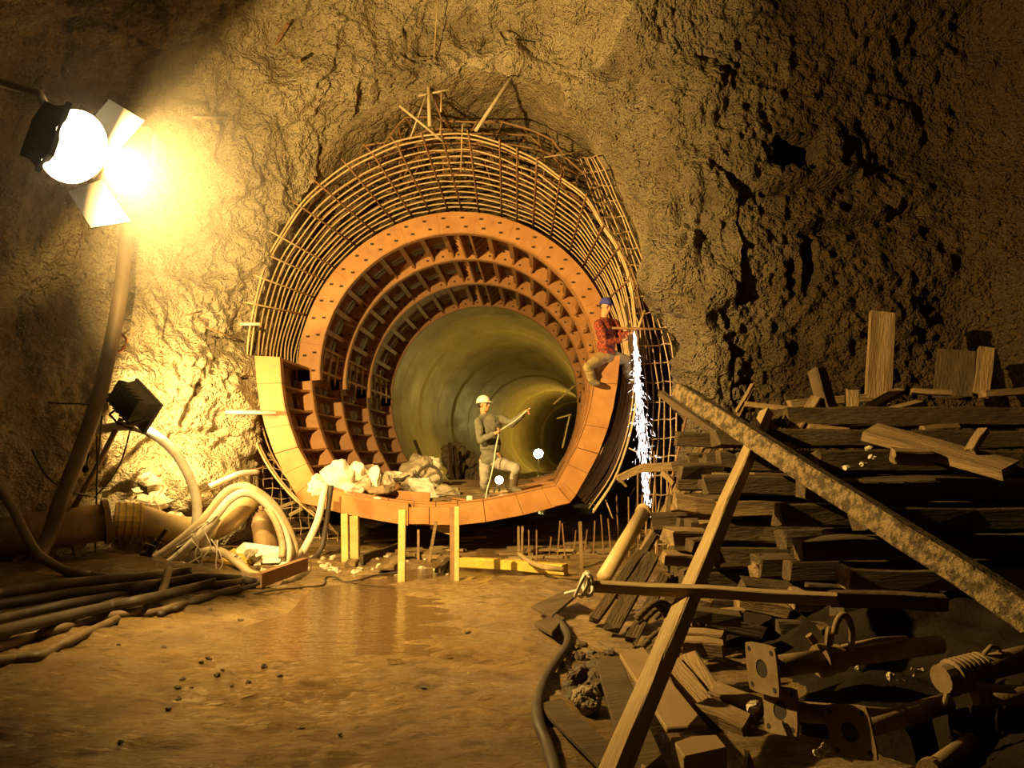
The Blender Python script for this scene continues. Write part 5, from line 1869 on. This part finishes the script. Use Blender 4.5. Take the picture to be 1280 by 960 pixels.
def flange(e, c, nrm, s0, up, r_hole=.045, thick=.014):
    """square end plate with a round hole in the middle and four bolt holes"""
    t_, s_, u_ = fix_up(Vector(nrm), up)
    n = 24
    outer, inner = [], []
    for k in range(n):
        a = 2 * math.pi * k / n
        ca, sa = math.cos(a), math.sin(a)
        m_ = max(abs(ca), abs(sa))
        k_ = .94 if min(abs(ca), abs(sa)) / m_ > .8 else 1.0
        outer.append(s_ * (ca / m_ * s0 * k_) + u_ * (sa / m_ * s0 * k_))
        inner.append(s_ * ca * r_hole + u_ * sa * r_hole)
    vs = [Vector(c) + p for p in outer + inner] + [Vector(c) + p + t_ * thick for p in outer + inner]
    fs = []
    for k in range(n):
        k2 = (k + 1) % n
        fs += [(k, k2, n + k2, n + k), (2 * n + k2, 2 * n + k, 3 * n + k, 3 * n + k2), (k2, k, 2 * n + k, 2 * n + k2), (n + k, n + k2, 3 * n + k2, 3 * n + k)]
    b = MB().add(vs, fs)
    o = b.build('end_plate', M['prop'], e)
    h = MB()
    for a in (-1, 1):
        for c2 in (-1, 1):
            h.lathe(Vector(c) + s_ * s0 * .72 * a + u_ * s0 * .72 * c2 - t_ * .002, t_, [(0, .013), (thick * .5, .013)], 10)
    h.lathe(Vector(c) + t_ * .004, t_, [(0, r_hole * .98), (.004, r_hole * .98)], 20)
    kind(h.build('bolt_hole', M['joint'], e), 'stuff')
    return t_, s_, u_


e = E('steel_prop', at(955, 845, 4.0), 'muddy steel prop with a square end plate and a hooked handle, lowest right', 'prop')
p0, p1 = at(952, 836, 3.95), at(1170, 806, 4.35)
ax_ = (p1 - p0).normalized()
pn = Vector((.62, .75, -.05)).normalized()
flange(e, p0, ax_, .12, Vector((-.25, 0, 1)))
b = MB()
b.lathe(p0 + ax_ * .022, ax_, [(0, .055), (.36, .055), (.36, .05), ((p1 - p0).length, .05)], 18)
b.build('tube', M['prop'], e, smooth=True)
b = MB()
c = p0 + ax_ * .36
b.lathe(c, ax_, [(0, .055), (0, .082), (.05, .082), (.05, .07), (.13, .07), (.13, .055)], 16)
b.lathe(c + V(-.02, 0, .09), V(-.3, 0, .4), [(0, .02), (.05, .02)], 8)
b.lathe(c + V(.05, 0, .08), V(.1, 0, .6), [(0, .022), (.06, .026), (.09, .02)], 8)
b.build('collar_nut', M['prop'], e)
hk = [at(1043, 792, 4.0), at(1046, 778, 4.0), at(1053, 769, 4.0), at(1061, 774, 4.0), at(1065, 790, 4.0), at(1064, 812, 4.05)]
b = MB()
b.tube(spline(hk, 5), .017, 8)
b.build('hook_handle', M['prop'], e, smooth=True)
b = MB()
b.tube([p0 + ax_ * .5 + V(0, -.02, .06), p0 + ax_ * .75 + V(0, -.02, .075), p0 + ax_ * .95 + V(0, -.01, .06)], .012, 6)
b.build('locking_rod', M['prop'], e, smooth=True)

PROPS = [((975, 888, 3.9), (1150, 900, 4.3), .05, 'dark steel prop with its end plate in shadow under the hooked prop', .11),
         ((1062, 915, 3.75), (1180, 880, 4.2), .05, 'dark steel prop behind the litter at the bottom edge', .12),
         ((1192, 845, 4.0), (1300, 818, 4.15), .062, 'steel prop with a ribbed spring sleeve at the right frame edge', 0),
         ((1218, 866, 3.95), (1310, 872, 3.9), .05, 'smooth steel prop lying just below the sleeve of the ribbed one', 0),
         ((1160, 965, 3.5), (1212, 928, 3.9), .04, 'short steel tube end sticking up at the bottom edge', 0)]
for k, (a, c, r, lab, fp) in enumerate(PROPS):
    a, c = at(*a), at(*c)
    e = E('steel_prop', Vector((a.x, a.y, a.z - r)), lab, 'prop')
    d = (c - a).normalized()
    b = MB()
    b.lathe(a + d * .022, d, [(0, r), ((c - a).length, r)], 16)
    b.build('tube', M['prop'], e, smooth=True)
    if fp:
        flange(e, a, d, fp, V(-.4, 0, 1))
    elif k == 2:
        b = MB()
        prof = [(0, r)]
        for j in range(7):
            prof += [(j * .03, r + .004), (j * .03 + .008, r + .024), (j * .03 + .02, r + .024), (j * .03 + .028, r + .004)]
        b.lathe(a - d * .02, d, prof, 16)
        b.build('spring_sleeve', M['prop'], e)
        b = MB()
        b.lathe(a - d * .08, d, [(0, .03), (0, .07), (.05, .075), (.05, .03)], 14)
        b.lathe(a + V(-.03, -.03, -.03), V(-.2, 0, -.5), [(0, .02), (.12, .014)], 8)
        b.build('collar_nut', M['prop'], e)
        b = MB()
        b.tube([a + d * .2 + V(0, 0, .07), a + d * .25 + V(0, 0, .1), a + d * .3 + V(0, 0, .08), a + d * .3 + V(0, 0, .05)], .012, 6)
        b.build('hook_handle', M['prop'], e, smooth=True)
    else:
        b = MB()
        b.lathe(a, d, [(0, r * .8), (0, r + .012), (.05, r + .012), (.05, r * .8)], 16)
        b.build('collar_nut', M['prop'], e)
slab('corner_plate', [(930, 936), (936, 938), (950, 975), (930, 975)], [.55, .55, .45, .45], .02, M['prop'], 'pale corner of a steel plate at the bottom edge left of the litter', 'plate')
for k, (x, y, r) in enumerate([(942, 882, .035), (1024, 942, .03), (1033, 934, .03), (1045, 930, .03), (1060, 945, .03), (1053, 925, .025), (1112, 845, .02), (1128, 852, .02), (1142, 842, .025), (1150, 838, .02), (1073, 836, .015),
                               (1196, 915, .016), (1188, 922, .012), (1057, 555 + 30, .03), (1085, 561, .03), (1090, 572, .025), (1078, 580, .03)]):
    blob('litter_piece', at(x, y, 3.9 if y > 700 else 6.3), r, r, r * .6, 850 + k, M['rubble'], 'pale scrap caught among the props and timbers', 'scrap', 'pale scraps among props and timbers', amp=.6, nu=8, nv=6, smooth=False)

# ------------------------------------------------------------------ people


def remesh_obj(mb, name, material, parent, voxel, smooth_it=3, noise=0.0, nscale=9.0, origin=None):
    """one continuous surface out of overlapping closed volumes"""
    o0 = Vector(origin) if origin is not None else wloc(parent)
    me = bpy.data.meshes.new('tmp')
    me.from_pydata([v - o0 for v in mb.v], [], mb.f)
    ob = bpy.data.objects.new('tmp', me)
    COL.objects.link(ob)
    m_ = ob.modifiers.new('r', 'REMESH')
    m_.mode = 'VOXEL'
    m_.voxel_size = voxel
    s_ = ob.modifiers.new('s', 'SMOOTH')
    s_.iterations = smooth_it
    s_.factor = 0.5
    dg = bpy.context.evaluated_depsgraph_get()
    me2 = bpy.data.meshes.new_from_object(ob.evaluated_get(dg))
    bpy.data.objects.remove(ob)
    me2.name = name
    me2.materials.clear()
    me2.materials.append(material)
    if noise:
        n = len(me2.vertices)
        co = np.empty(n * 3)
        me2.vertices.foreach_get('co', co)
        no = np.empty(n * 3)
        me2.vertex_normals.foreach_get('vector', no)
        co, no = co.reshape(-1, 3), no.reshape(-1, 3)
        q_ = co * np.array([1, 1, 1.7])
        co = co + no * (noise * (vnoise(q_, nscale, 51) + .5 * vnoise(q_, nscale * 2.3, 52)))[:, None]
        me2.vertices.foreach_set('co', co.ravel())
        me2.update()
    me2.polygons.foreach_set('use_smooth', [True] * len(me2.polygons))
    o = bpy.data.objects.new(name, me2)
    COL.objects.link(o)
    if parent:
        o.parent = parent
    else:
        o.location = o0
    return o


def limb(mb, pts, rad, n=12):
    mb.tube(pts, list(rad), n)
    for p, r in zip(pts, rad):
        mb.ellipsoid(p, V(r, 0, 0), V(0, r, 0), V(0, 0, r), 12, 8)


def hand(mb, wrist, d, palm_n, curl, L_=.185, spread=.1):
    """palm with four fingers and a thumb; d = pointing direction, palm_n = palm normal; curl 0..1"""
    d = Vector(d).normalized()
    side = d.cross(Vector(palm_n)).normalized()
    nrm_ = side.cross(d).normalized()
    wrist = Vector(wrist)
    pl = L_ * .5
    mb.ellipsoid(wrist + d * pl * .55, side * .043, nrm_ * .019, d * pl * .66, 12, 9)
    lens = (.40, .46, .43, .34)
    for k in range(4):
        base = wrist + d * pl * .98 + side * (.030 - .020 * k)
        l = L_ * lens[k]
        dd = (d + side * spread * (1.5 - k) * .6).normalized()
        p, pts = base - dd * .02, [base - dd * .02]
        a = 0
        for seg, ln in enumerate((.45, .32, .23)):
            a += curl * (.9, 1.25, .8)[seg]
            q_ = dd * math.cos(a) + nrm_ * math.sin(a)
            p = p + q_ * l * ln
            pts.append(p)
        limb(mb, pts, (.0105, .0098, .009, .0078), 8)
    tb = wrist + d * pl * .30 + side * .034
    limb(mb, [tb, tb + (d * .6 + side * .6 + nrm_ * .25).normalized() * .042, tb + (d * .6 + side * .6 + nrm_ * .25).normalized() * .042 + (d * .85 + side * .1 + nrm_ * (.2 + curl * .6)).normalized() * .034], (.014, .0118, .009), 8)


def head(mb, c, fwd, up, hh=.235):
    """skull, jaw, nose, brow, ears; c = centre of the head"""
    fwd = Vector(fwd).normalized()
    side = Vector(up).cross(fwd).normalized()
    up = fwd.cross(side).normalized()
    k = hh / .235
    c = Vector(c)
    mb.ellipsoid(c + up * .022 * k - fwd * .006 * k, side * .074 * k, fwd * .094 * k, up * .094 * k, 18, 12)
    mb.ellipsoid(c - up * .052 * k + fwd * .026 * k, side * .054 * k, fwd * .060 * k, up * .066 * k, 16, 10)
    mb.ellipsoid(c - up * .100 * k + fwd * .058 * k, side * .026 * k, fwd * .024 * k, up * .018 * k, 12, 8)
    limb(mb, [c + up * .012 * k + fwd * .086 * k, c - up * .022 * k + fwd * .106 * k, c - up * .030 * k + fwd * .104 * k], (.0085 * k, .0135 * k, .014 * k), 8)
    limb(mb, [c + up * .022 * k + fwd * .083 * k + side * .045 * k, c + up * .024 * k + fwd * .089 * k, c + up * .022 * k + fwd * .083 * k - side * .045 * k], (.009 * k, .010 * k, .009 * k), 8)
    for s_ in (-1, 1):
        mb.ellipsoid(c - up * .012 * k + side * s_ * .046 * k + fwd * .062 * k, side * .022 * k, fwd * .022 * k, up * .02 * k, 10, 7)
        mb.ellipsoid(c - up * .008 * k + side * s_ * .078 * k - fwd * .008 * k, side * .009 * k, fwd * .019 * k, up * .032 * k, 10, 8)
    limb(mb, [c - up * .066 * k + fwd * .083 * k + side * .02 * k, c - up * .064 * k + fwd * .089 * k, c - up * .066 * k + fwd * .083 * k - side * .02 * k], (.007 * k, .009 * k, .007 * k), 8)
    limb(mb, [c - up * .078 * k + fwd * .080 * k + side * .016 * k, c - up * .078 * k + fwd * .086 * k, c - up * .078 * k + fwd * .080 * k - side * .016 * k], (.007 * k, .0095 * k, .007 * k), 8)
    return fwd, side, up


def face_parts(e, c, fwd, side, up, hh=.235):
    k = hh / .235
    c = Vector(c)
    for s_ in (-1, 1):
        b = MB()
        b.ellipsoid(c + up * .004 * k + side * s_ * .031 * k + fwd * .0815 * k, side * .012 * k, fwd * .008 * k, up * .006 * k, 10, 7)
        b.build('eye', M['eye'], e, smooth=True)
        b = MB()
        limb(b, [c + up * .026 * k + side * s_ * .016 * k + fwd * .092 * k, c + up * .030 * k + side * s_ * .034 * k + fwd * .088 * k, c + up * .024 * k + side * s_ * .050 * k + fwd * .076 * k], (.004 * k, .005 * k, .003 * k), 6)
        b.build('eyebrow', M['hair'], e, smooth=True)
    b = MB()
    limb(b, [c - up * .071 * k + fwd * .087 * k + side * .018 * k, c - up * .072 * k + fwd * .095 * k, c - up * .071 * k + fwd * .087 * k - side * .018 * k], (.003 * k, .0035 * k, .003 * k), 6)
    b.build('mouth', mat('lip', (.30, .11, .07), rough=.5), e, smooth=True)


# ---- person 1 : standing on the invert form, paying out a cable
Yp = 12.62
J = dict(head=at(604.5, 506, Yp - .02), neck=at(605, 517.5, Yp), chest=at(612, 535, Yp), belly=at(613, 556, Yp), pelvis=at(613.5, 573, Yp),
         shN=at(597.5, 527, Yp - .10), elN=at(600.5, 550.5, Yp - .24), haN=at(619, 541.5, Yp - .36),
         shF=at(626, 523.5, Yp + .06), elF=at(640, 529.5, Yp - .06), haF=at(655, 516.5, Yp - .18),
         hpN=at(607, 577, Yp), knN=at(605.5, 598, Yp - .05), anN=at(606, 617, Yp + .03),
         hpF=at(620.5, 577, Yp), knF=at(645, 585.5, Yp - .24), anF=at(641, 608.5, Yp - .20))
ft = J['anN'] + V(0, 0, -.08)
p1 = E('person', Vector((ft.x, ft.y, J['anN'].z - .1)), 'standing person in white hard hat and grey-green shirt holding a pale cable', 'person')
fw = Vector((.90, -.40, .10)).normalized()
chf = Vector((.62, -.78, 0)).normalized()
b = MB()
f_, s_, u_ = head(b, J['head'], fw, (-.08, 0, 1), .225)
limb(b, [J['neck'] + V(0, 0, -.06), J['neck'], J['head'] + V(-.01, .01, -.04)], (.062, .056, .054))
b.ellipsoid(J['chest'], (J['shF'] - J['shN']).normalized() * .185, chf * .115, V(0, 0, .22), 18, 12)
b.ellipsoid(J['belly'], (J['shF'] - J['shN']).normalized() * .15, chf * .105, V(0, 0, .18), 18, 12)
b.ellipsoid(J['pelvis'], (J['hpF'] - J['hpN']).normalized() * .165, chf * .12, V(0, 0, .14), 18, 12)
limb(b, [J['shN'], J['elN'], J['haN']], (.055, .042, .030))
limb(b, [J['shF'], J['elF'], J['haF']], (.055, .042, .030))
limb(b, [J['hpN'], J['knN'], J['anN']], (.085, .058, .045))
limb(b, [J['hpF'], J['knF'], J['anF']], (.085, .058, .045))
rope_dir = (J['haF'] - J['haN']).normalized()
hand(b, J['haN'], (J['haN'] - J['elN']).normalized() + rope_dir * .3, V(.2, -.5, .8), .85)
hand(b, J['haF'], (J['haF'] - J['elF']).normalized() + V(.1, 0, -.05), V(.1, -.6, -.6), .75)
for a, tx in ((J['anN'], V(.55, -.8, 0)), (J['anF'], V(.75, -.65, 0))):
    t_ = tx.normalized()
    b.ellipsoid(a + t_ * .06 - V(0, 0, .055), t_ * .13, t_.cross(V(0, 0, 1)) * .045, V(0, 0, .045), 12, 8)
body = remesh_obj(b, 'body', M['skin'], p1, .0085, 2)
face_parts(p1, J['head'], f_, s_, u_, .225)
# hard hat
hc = J['head'] + u_ * .045
b = MB()
R_ = [hc + f_ * (.118 * math.cos(a)) + s_ * (.100 * math.sin(a)) for a in np.linspace(0, 2 * math.pi, 24, endpoint=False)]
b.ellipsoid(hc + u_ * .012, s_ * .098, f_ * .118, u_ * .105, 24, 14, fn=lambda v: v if (v - hc).dot(u_) > 0 else v - u_ * (v - hc).dot(u_))
hat = b.build('hard_hat', M['helmet'], p1, smooth=True)
b = MB()
ring = []
vs, fs = [], []
n = 28
for k in range(n):
    a = 2 * math.pi * k / n
    ext = .012 + .058 * max(0, math.cos(a)) ** 2
    d_ = f_ * math.cos(a) + s_ * math.sin(a)
    r0 = f_ * (.112 * math.cos(a)) + s_ * (.094 * math.sin(a))
    drop = -.004 - .012 * max(0, math.cos(a))
    vs += [hc + r0 + u_ * .004, hc + r0 + d_ * ext + u_ * drop, hc + r0 + d_ * ext + u_ * (drop - .006), hc + r0 - u_ * .006]
for k in range(n):
    k2 = (k + 1) % n
    for j in range(4):
        j2 = (j + 1) % 4
        fs.append((k * 4 + j, k2 * 4 + j, k2 * 4 + j2, k * 4 + j2))
b.add(vs, fs)
b.build('brim', M['helmet'], hat, smooth=True)
b = MB()
b.ellipsoid(J['head'] - f_ * .03 + u_ * .02, s_ * .080, f_ * .078, u_ * .075, 16, 10)
b.build('hair', M['hair'], p1, smooth=True)
# shirt
lat = (J['shF'] - J['shN']).normalized()
b = MB()
b.ellipsoid(J['chest'] + V(0, 0, -.0), lat * .205, chf * .135, V(0, 0, .225), 20, 12)
b.ellipsoid(J['belly'], lat * .180, chf * .13, V(0, 0, .22), 20, 12)
b.ellipsoid(J['pelvis'] + V(0, 0, -.01), lat * .188, chf * .142, V(0, 0, .13), 20, 12)
limb(b, [J['shN'] + V(.01, 0, -.01), J['shN'].lerp(J['elN'], .5), J['elN'], J['elN'].lerp(J['haN'], .45), J['elN'].lerp(J['haN'], .84)], (.078, .068, .060, .053, .046), 14)
limb(b, [J['shF'] + V(-.01, 0, -.01), J['shF'].lerp(J['elF'], .5), J['elF'], J['elF'].lerp(J['haF'], .45), J['elF'].lerp(J['haF'], .84)], (.078, .068, .060, .053, .046), 14)
limb(b, [J['shN'], J['neck'] + V(-.0, 0, -.055), J['shF']], (.066, .074, .066), 12)
sh = remesh_obj(b, 'shirt', M['shirt'], p1, .011, 3, .012, 9)
b = MB()
c = J['neck'] + V(0, 0, -.02)
pts = [c + f_ * (.068 * math.cos(a)) + s_ * (.064 * math.sin(a)) + V(0, 0, -.012 * math.cos(a)) for a in np.linspace(.35, 5.93, 18)]
b.tube(pts, .016, 8)
b.build('collar', M['shirt'], sh, smooth=True)
b = MB()
b.beam(J['chest'] + chf * .131 + V(0, 0, .13), J['belly'] + chf * .132 + V(0, 0, -.12), .022, .008, chf)
b.build('button_placket', M['shirt'], sh)
# trousers and boots
b = MB()
b.ellipsoid(J['pelvis'] - V(0, 0, .05), (J['hpF'] - J['hpN']).normalized() * .178, chf * .132, V(0, 0, .13), 18, 12)
limb(b, [J['hpN'] + V(0, 0, -.01), J['hpN'].lerp(J['knN'], .5), J['knN'], J['knN'].lerp(J['anN'], .8)], (.108, .095, .078, .070), 14)
limb(b, [J['hpF'] + V(0, 0, -.01), J['hpF'].lerp(J['knF'], .5), J['knF'], J['knF'].lerp(J['anF'], .55)], (.110, .098, .086, .075), 14)
remesh_obj(b, 'trousers', M['trousers'], p1, .011, 3, .012, 8)
for a, tx, hgt, kn in ((J['anN'], V(.55, -.8, 0), .10, J['knN']), (J['anF'], V(.75, -.65, 0), .22, J['knF'])):
    t_ = tx.normalized()
    b = MB()
    b.ellipsoid(a + t_ * .065 - V(0, 0, .055), t_ * .15, t_.cross(V(0, 0, 1)) * .056, V(0, 0, .056), 14, 9)
    upv = (kn - a).normalized()
    limb(b, [a - V(0, 0, .03), a + upv * hgt * .5, a + upv * hgt], (.066, .069, .078), 14)
    remesh_obj(b, 'boot', M['boot'], p1, .010, 2)
# the cable he holds (top level)
gN = J['haN'] + (J['haN'] - J['elN']).normalized() * .085
gF = J['haF'] + (J['haF'] - J['elF']).normalized() * .085
pts = [gF + rope_dir * .05, gF, gN.lerp(gF, .5) + V(0, 0, -.02), gN, gN + V(-.02, -.01, -.08), at(619.5, 562, Yp - .34), at(617, 580, Yp - .33), at(613, 598, Yp - .30), at(609, 612, Yp - .28), at(607, 624, Yp - .25)]
hose('held_cable', pts, .0115, M['rope'], 'pale cable running through the hands of the person in the hard hat', 'cable', n=7)

# ---- person 2 : sitting astride the top of the invert form, cutting a bar
Yq = 12.2
K = dict(head=at(757, 383.5, Yq - .02), neck=at(755.5, 397, Yq), chest=at(757, 416, Yq), belly=at(758, 432, Yq), pelvis=at(758, 444, Yq),
         shN=at(748, 405, Yq - .16), elN=at(757, 428, Yq - .28), haN=at(777, 425.5, Yq - .26),
         shF=at(768, 405, Yq + .14), elF=at(777, 421, Yq + .05), haF=at(784, 417.5, Yq - .10),
         hpN=at(752, 447, Yq - .08), knN=at(734.5, 459, Yq - .26), anN=at(740, 474, Yq - .14),
         hpF=at(767, 446, Yq + .05), knF=at(783, 450, Yq + .22), anF=at(785, 472, Yq + .30))
p2 = E('person', Vector((K['pelvis'].x, K['pelvis'].y, K['pelvis'].z - .1)), 'person in blue cap and red checked shirt sitting astride the form end above the sparks', 'person')
fw = Vector((.62, -.74, -.22)).normalized()
chf = Vector((.78, -.62, 0)).normalized()
b = MB()
f_, s_, u_ = head(b, K['head'], fw, (.05, 0, 1), .235)
limb(b, [K['neck'] + V(0, 0, -.06), K['neck'], K['head'] + V(-.01, .01, -.04)], (.062, .056, .055))
lat = Vector((.55, .83, 0)).normalized()
b.ellipsoid(K['chest'], lat * .18, chf * .12, V(0, 0, .22), 18, 12)
b.ellipsoid(K['belly'], lat * .15, chf * .11, V(0, 0, .17), 18, 12)
b.ellipsoid(K['pelvis'], lat * .16, chf * .13, V(0, 0, .13), 18, 12)
for s1 in ('N', 'F'):
    limb(b, [K['sh' + s1], K['el' + s1], K['ha' + s1]], (.055, .044, .031))
    limb(b, [K['hp' + s1], K['kn' + s1], K['an' + s1]], (.088, .06, .045))
    t_ = Vector((.5, -.8, -.15)).normalized()
    b.ellipsoid(K['an' + s1] + t_ * .06 - V(0, 0, .05), t_ * .13, t_.cross(V(0, 0, 1)).normalized() * .045, V(0, 0, .045), 12, 8)
hand(b, K['haN'], V(.95, -.1, .15), V(0, -.3, .9), .8)
hand(b, K['haF'], V(.8, -.3, .1), V(0, -.5, .8), .8)
remesh_obj(b, 'body', M['skin'], p2, .0085, 2)
face_parts(p2, K['head'], f_, s_, u_, .235)
hc = K['head'] + u_ * .038 - f_ * .008
b = MB()
b.ellipsoid(hc + u_ * .02, s_ * .088, f_ * .106, u_ * .098, 22, 14, fn=lambda v: v if (v - hc).dot(u_) > 0 else v - u_ * (v - hc).dot(u_))
b.tube([hc + f_ * (.104 * math.cos(a)) + s_ * (.086 * math.sin(a)) + u_ * .012 for a in np.linspace(0, 2 * math.pi, 25)], .016, 8)
b.build('knit_cap', M['blue'], p2, smooth=True)
b = MB()
b.ellipsoid(K['head'] - f_ * .034 + u_ * .012, s_ * .079, f_ * .074, u_ * .07, 16, 10)
b.build('hair', M['hair'], p2, smooth=True)
b = MB()
b.ellipsoid(K['chest'], lat * .205, chf * .142, V(0, 0, .225), 20, 12)
b.ellipsoid(K['belly'], lat * .185, chf * .14, V(0, 0, .19), 20, 12)
b.ellipsoid(K['pelvis'] + V(0, 0, .03), lat * .18, chf * .15, V(0, 0, .10), 20, 12)
for s1 in ('N', 'F'):
    a_, e_, h_ = K['sh' + s1], K['el' + s1], K['ha' + s1]
    limb(b, [a_, a_.lerp(e_, .5), e_, e_.lerp(h_, .45), e_.lerp(h_, .85)], (.080, .072, .066, .058, .048), 14)
limb(b, [K['shN'], K['neck'] + V(0, 0, -.06), K['shF']], (.068, .076, .068), 12)
sh = remesh_obj(b, 'shirt', M['check'], p2, .011, 3, .012, 9)
b = MB()
c = K['neck'] + V(0, 0, -.02)
b.tube([c + f_ * (.068 * math.cos(a)) + s_ * (.064 * math.sin(a)) + V(0, 0, -.012 * math.cos(a)) for a in np.linspace(.35, 5.93, 18)], .015, 8)
b.build('collar', M['check'], sh, smooth=True)
b = MB()
b.ellipsoid(K['pelvis'] - V(0, 0, .02), lat * .175, chf * .145, V(0, 0, .12), 18, 12)
for s1 in ('N', 'F'):
    a_, e_, h_ = K['hp' + s1], K['kn' + s1], K['an' + s1]
    limb(b, [a_, a_.lerp(e_, .5), e_, e_.lerp(h_, .5), e_.lerp(h_, .9)], (.108, .096, .082, .074, .068), 14)
remesh_obj(b, 'trousers', M['khaki'], p2, .011, 3, .012, 8)
for s1 in ('N', 'F'):
    a = K['an' + s1]
    t_ = Vector((.5, -.8, -.15)).normalized()
    b = MB()
    b.ellipsoid(a + t_ * .065 - V(0, 0, .05), t_ * .145, t_.cross(V(0, 0, 1)).normalized() * .054, V(0, 0, .055), 14, 9)
    limb(b, [a - V(0, 0, .03), a + V(0, 0, .05)], (.06, .06), 12)
    remesh_obj(b, 'boot', M['boot'], p2, .010, 2)
# cutting torch in his hands and the sparks
tip = at(793, 416, 12.05)
e = E('cutting_torch', K['haN'], 'small cutting torch held against the bar by the person in the blue cap', 'torch')
b = MB()
b.tube([K['haN'] + V(-.05, -.02, -.02), K['haN'] + V(.1, -.02, .05), tip + V(-.06, .02, -.01)], .016, 8)
b.build('torch_body', M['steel'], e, smooth=True)
b = MB()
b.tube([tip + V(-.06, .02, -.01), tip], [.014, .008], 8)
b.build('nozzle', M['pipe'], e, smooth=True)
b = MB()
rs = random.Random(3)


def spark(p, d, L_, r):
    d = d.normalized()
    t_, s_, u_ = fix_up(d)
    vs = [p - t_ * L_ / 2] + [p + (s_ * math.cos(a) + u_ * math.sin(a)) * r for a in (0, 2.09, 4.19)] + [p + t_ * L_ / 2]
    b.add(vs, [(0, 2, 1), (0, 3, 2), (0, 1, 3), (4, 1, 2), (4, 2, 3), (4, 3, 1)])


L0 = tip - V(0, 0, .02)
for k in range(1000):
    t = rs.random() ** 1.35
    drop = 2.85 * t
    wdt = .012 + .10 * min(1, t * 1.7) * (1 if t < .55 else max(.35, 1 - (t - .55) * 1.7))
    dx = rs.gauss(0, .5) * wdt
    p = L0 + V(.06 * drop + dx, rs.gauss(0, .5) * wdt, -drop)
    spark(p, V(.05 + dx * .6, rs.gauss(0, .05), -1), rs.uniform(.04, .11), rs.uniform(.0018, .0040) * (1.6 if t < .3 else .8))
for k in range(90):
    t = rs.random()
    drop = .3 + 2.0 * t
    a = rs.uniform(0, 6.28)
    r = rs.uniform(.05, .32) * (.3 + t)
    spark(L0 + V(.06 * drop + r * math.cos(a), r * math.sin(a) * .6, -drop), V(math.cos(a), 0, rs.uniform(-2.2, .1)), rs.uniform(.03, .10), rs.uniform(.002, .004))
o = b.build('sparks', M['spark'])
T(o, 'dense white stream of sparks falling from the cutting torch', 'sparks')
kind(o, 'stuff')

# ------------------------------------------------------------------ black mound added for the shade under the props
M['shade_fill'] = mat('shade_black', (0.012, 0.009, 0.006), (0.02, 0.015, 0.01), scale=4, rough=1.0, spec=.05, coords='World', bump=.8, bscale=18)
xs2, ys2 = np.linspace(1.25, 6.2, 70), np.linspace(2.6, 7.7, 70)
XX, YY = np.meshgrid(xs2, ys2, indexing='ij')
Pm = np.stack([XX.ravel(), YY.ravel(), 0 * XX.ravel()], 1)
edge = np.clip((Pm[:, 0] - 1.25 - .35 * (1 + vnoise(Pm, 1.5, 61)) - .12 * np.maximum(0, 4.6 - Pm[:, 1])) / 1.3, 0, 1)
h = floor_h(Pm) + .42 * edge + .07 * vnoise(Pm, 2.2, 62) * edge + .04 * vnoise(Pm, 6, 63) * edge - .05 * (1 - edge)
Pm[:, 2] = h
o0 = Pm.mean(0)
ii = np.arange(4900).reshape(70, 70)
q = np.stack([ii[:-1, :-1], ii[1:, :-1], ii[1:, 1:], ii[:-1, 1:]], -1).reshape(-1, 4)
me = bpy.data.meshes.new('shade_mound')
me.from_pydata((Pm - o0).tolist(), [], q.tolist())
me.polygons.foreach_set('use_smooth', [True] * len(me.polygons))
me.materials.append(M['shade_fill'])
o = bpy.data.objects.new('shade_mound', me)
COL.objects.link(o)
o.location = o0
kind(T(o, 'black mound added in place of shade under the steel props at the bottom right', 'mud'), 'stuff')

# ------------------------------------------------------------------ haze added round the big lamp to imitate lens glow
m = bpy.data.materials.new('lamp_glow_haze')
m.use_nodes = True
_N, _L = m.node_tree.nodes, m.node_tree.links
_N.clear()
_o = _N.new('ShaderNodeOutputMaterial')
_v = _N.new('ShaderNodeVolumeScatter')
_v.inputs['Color'].default_value = (1.0, .92, .82, 1)
_v.inputs['Anisotropy'].default_value = 0.2
_t = _N.new('ShaderNodeTexCoord')
_ln = _N.new('ShaderNodeVectorMath')
_ln.operation = 'LENGTH'
_L.new(_t.outputs['Object'], _ln.inputs[0])
_m = _N.new('ShaderNodeMapRange')
_m.interpolation_type = 'SMOOTHSTEP'
_m.inputs['From Min'].default_value = 1.0
_m.inputs['From Max'].default_value = 0.1
_m.inputs['To Min'].default_value = 0.0
_m.inputs['To Max'].default_value = 0.038
_L.new(_ln.outputs['Value'], _m.inputs['Value'])
_L.new(_m.outputs[0], _v.inputs['Density'])
_L.new(_v.outputs[0], _o.inputs['Volume'])
b = MB()
b.ellipsoid((0, 0, 0), (1, 0, 0), (0, 1, 0), (0, 0, 1), 24, 14)
me = bpy.data.meshes.new('glow_haze')
me.from_pydata([tuple(v) for v in b.v], [], b.f)
me.materials.append(m)
o = bpy.data.objects.new('glow_haze', me)
COL.objects.link(o)
o.location = LMP + V(.2, .1, -.3)
o.scale = (1.9, 1.9, 2.1)
kind(T(o, 'faint haze added around the bright floodlight to imitate lens glow', 'dust'), 'stuff')
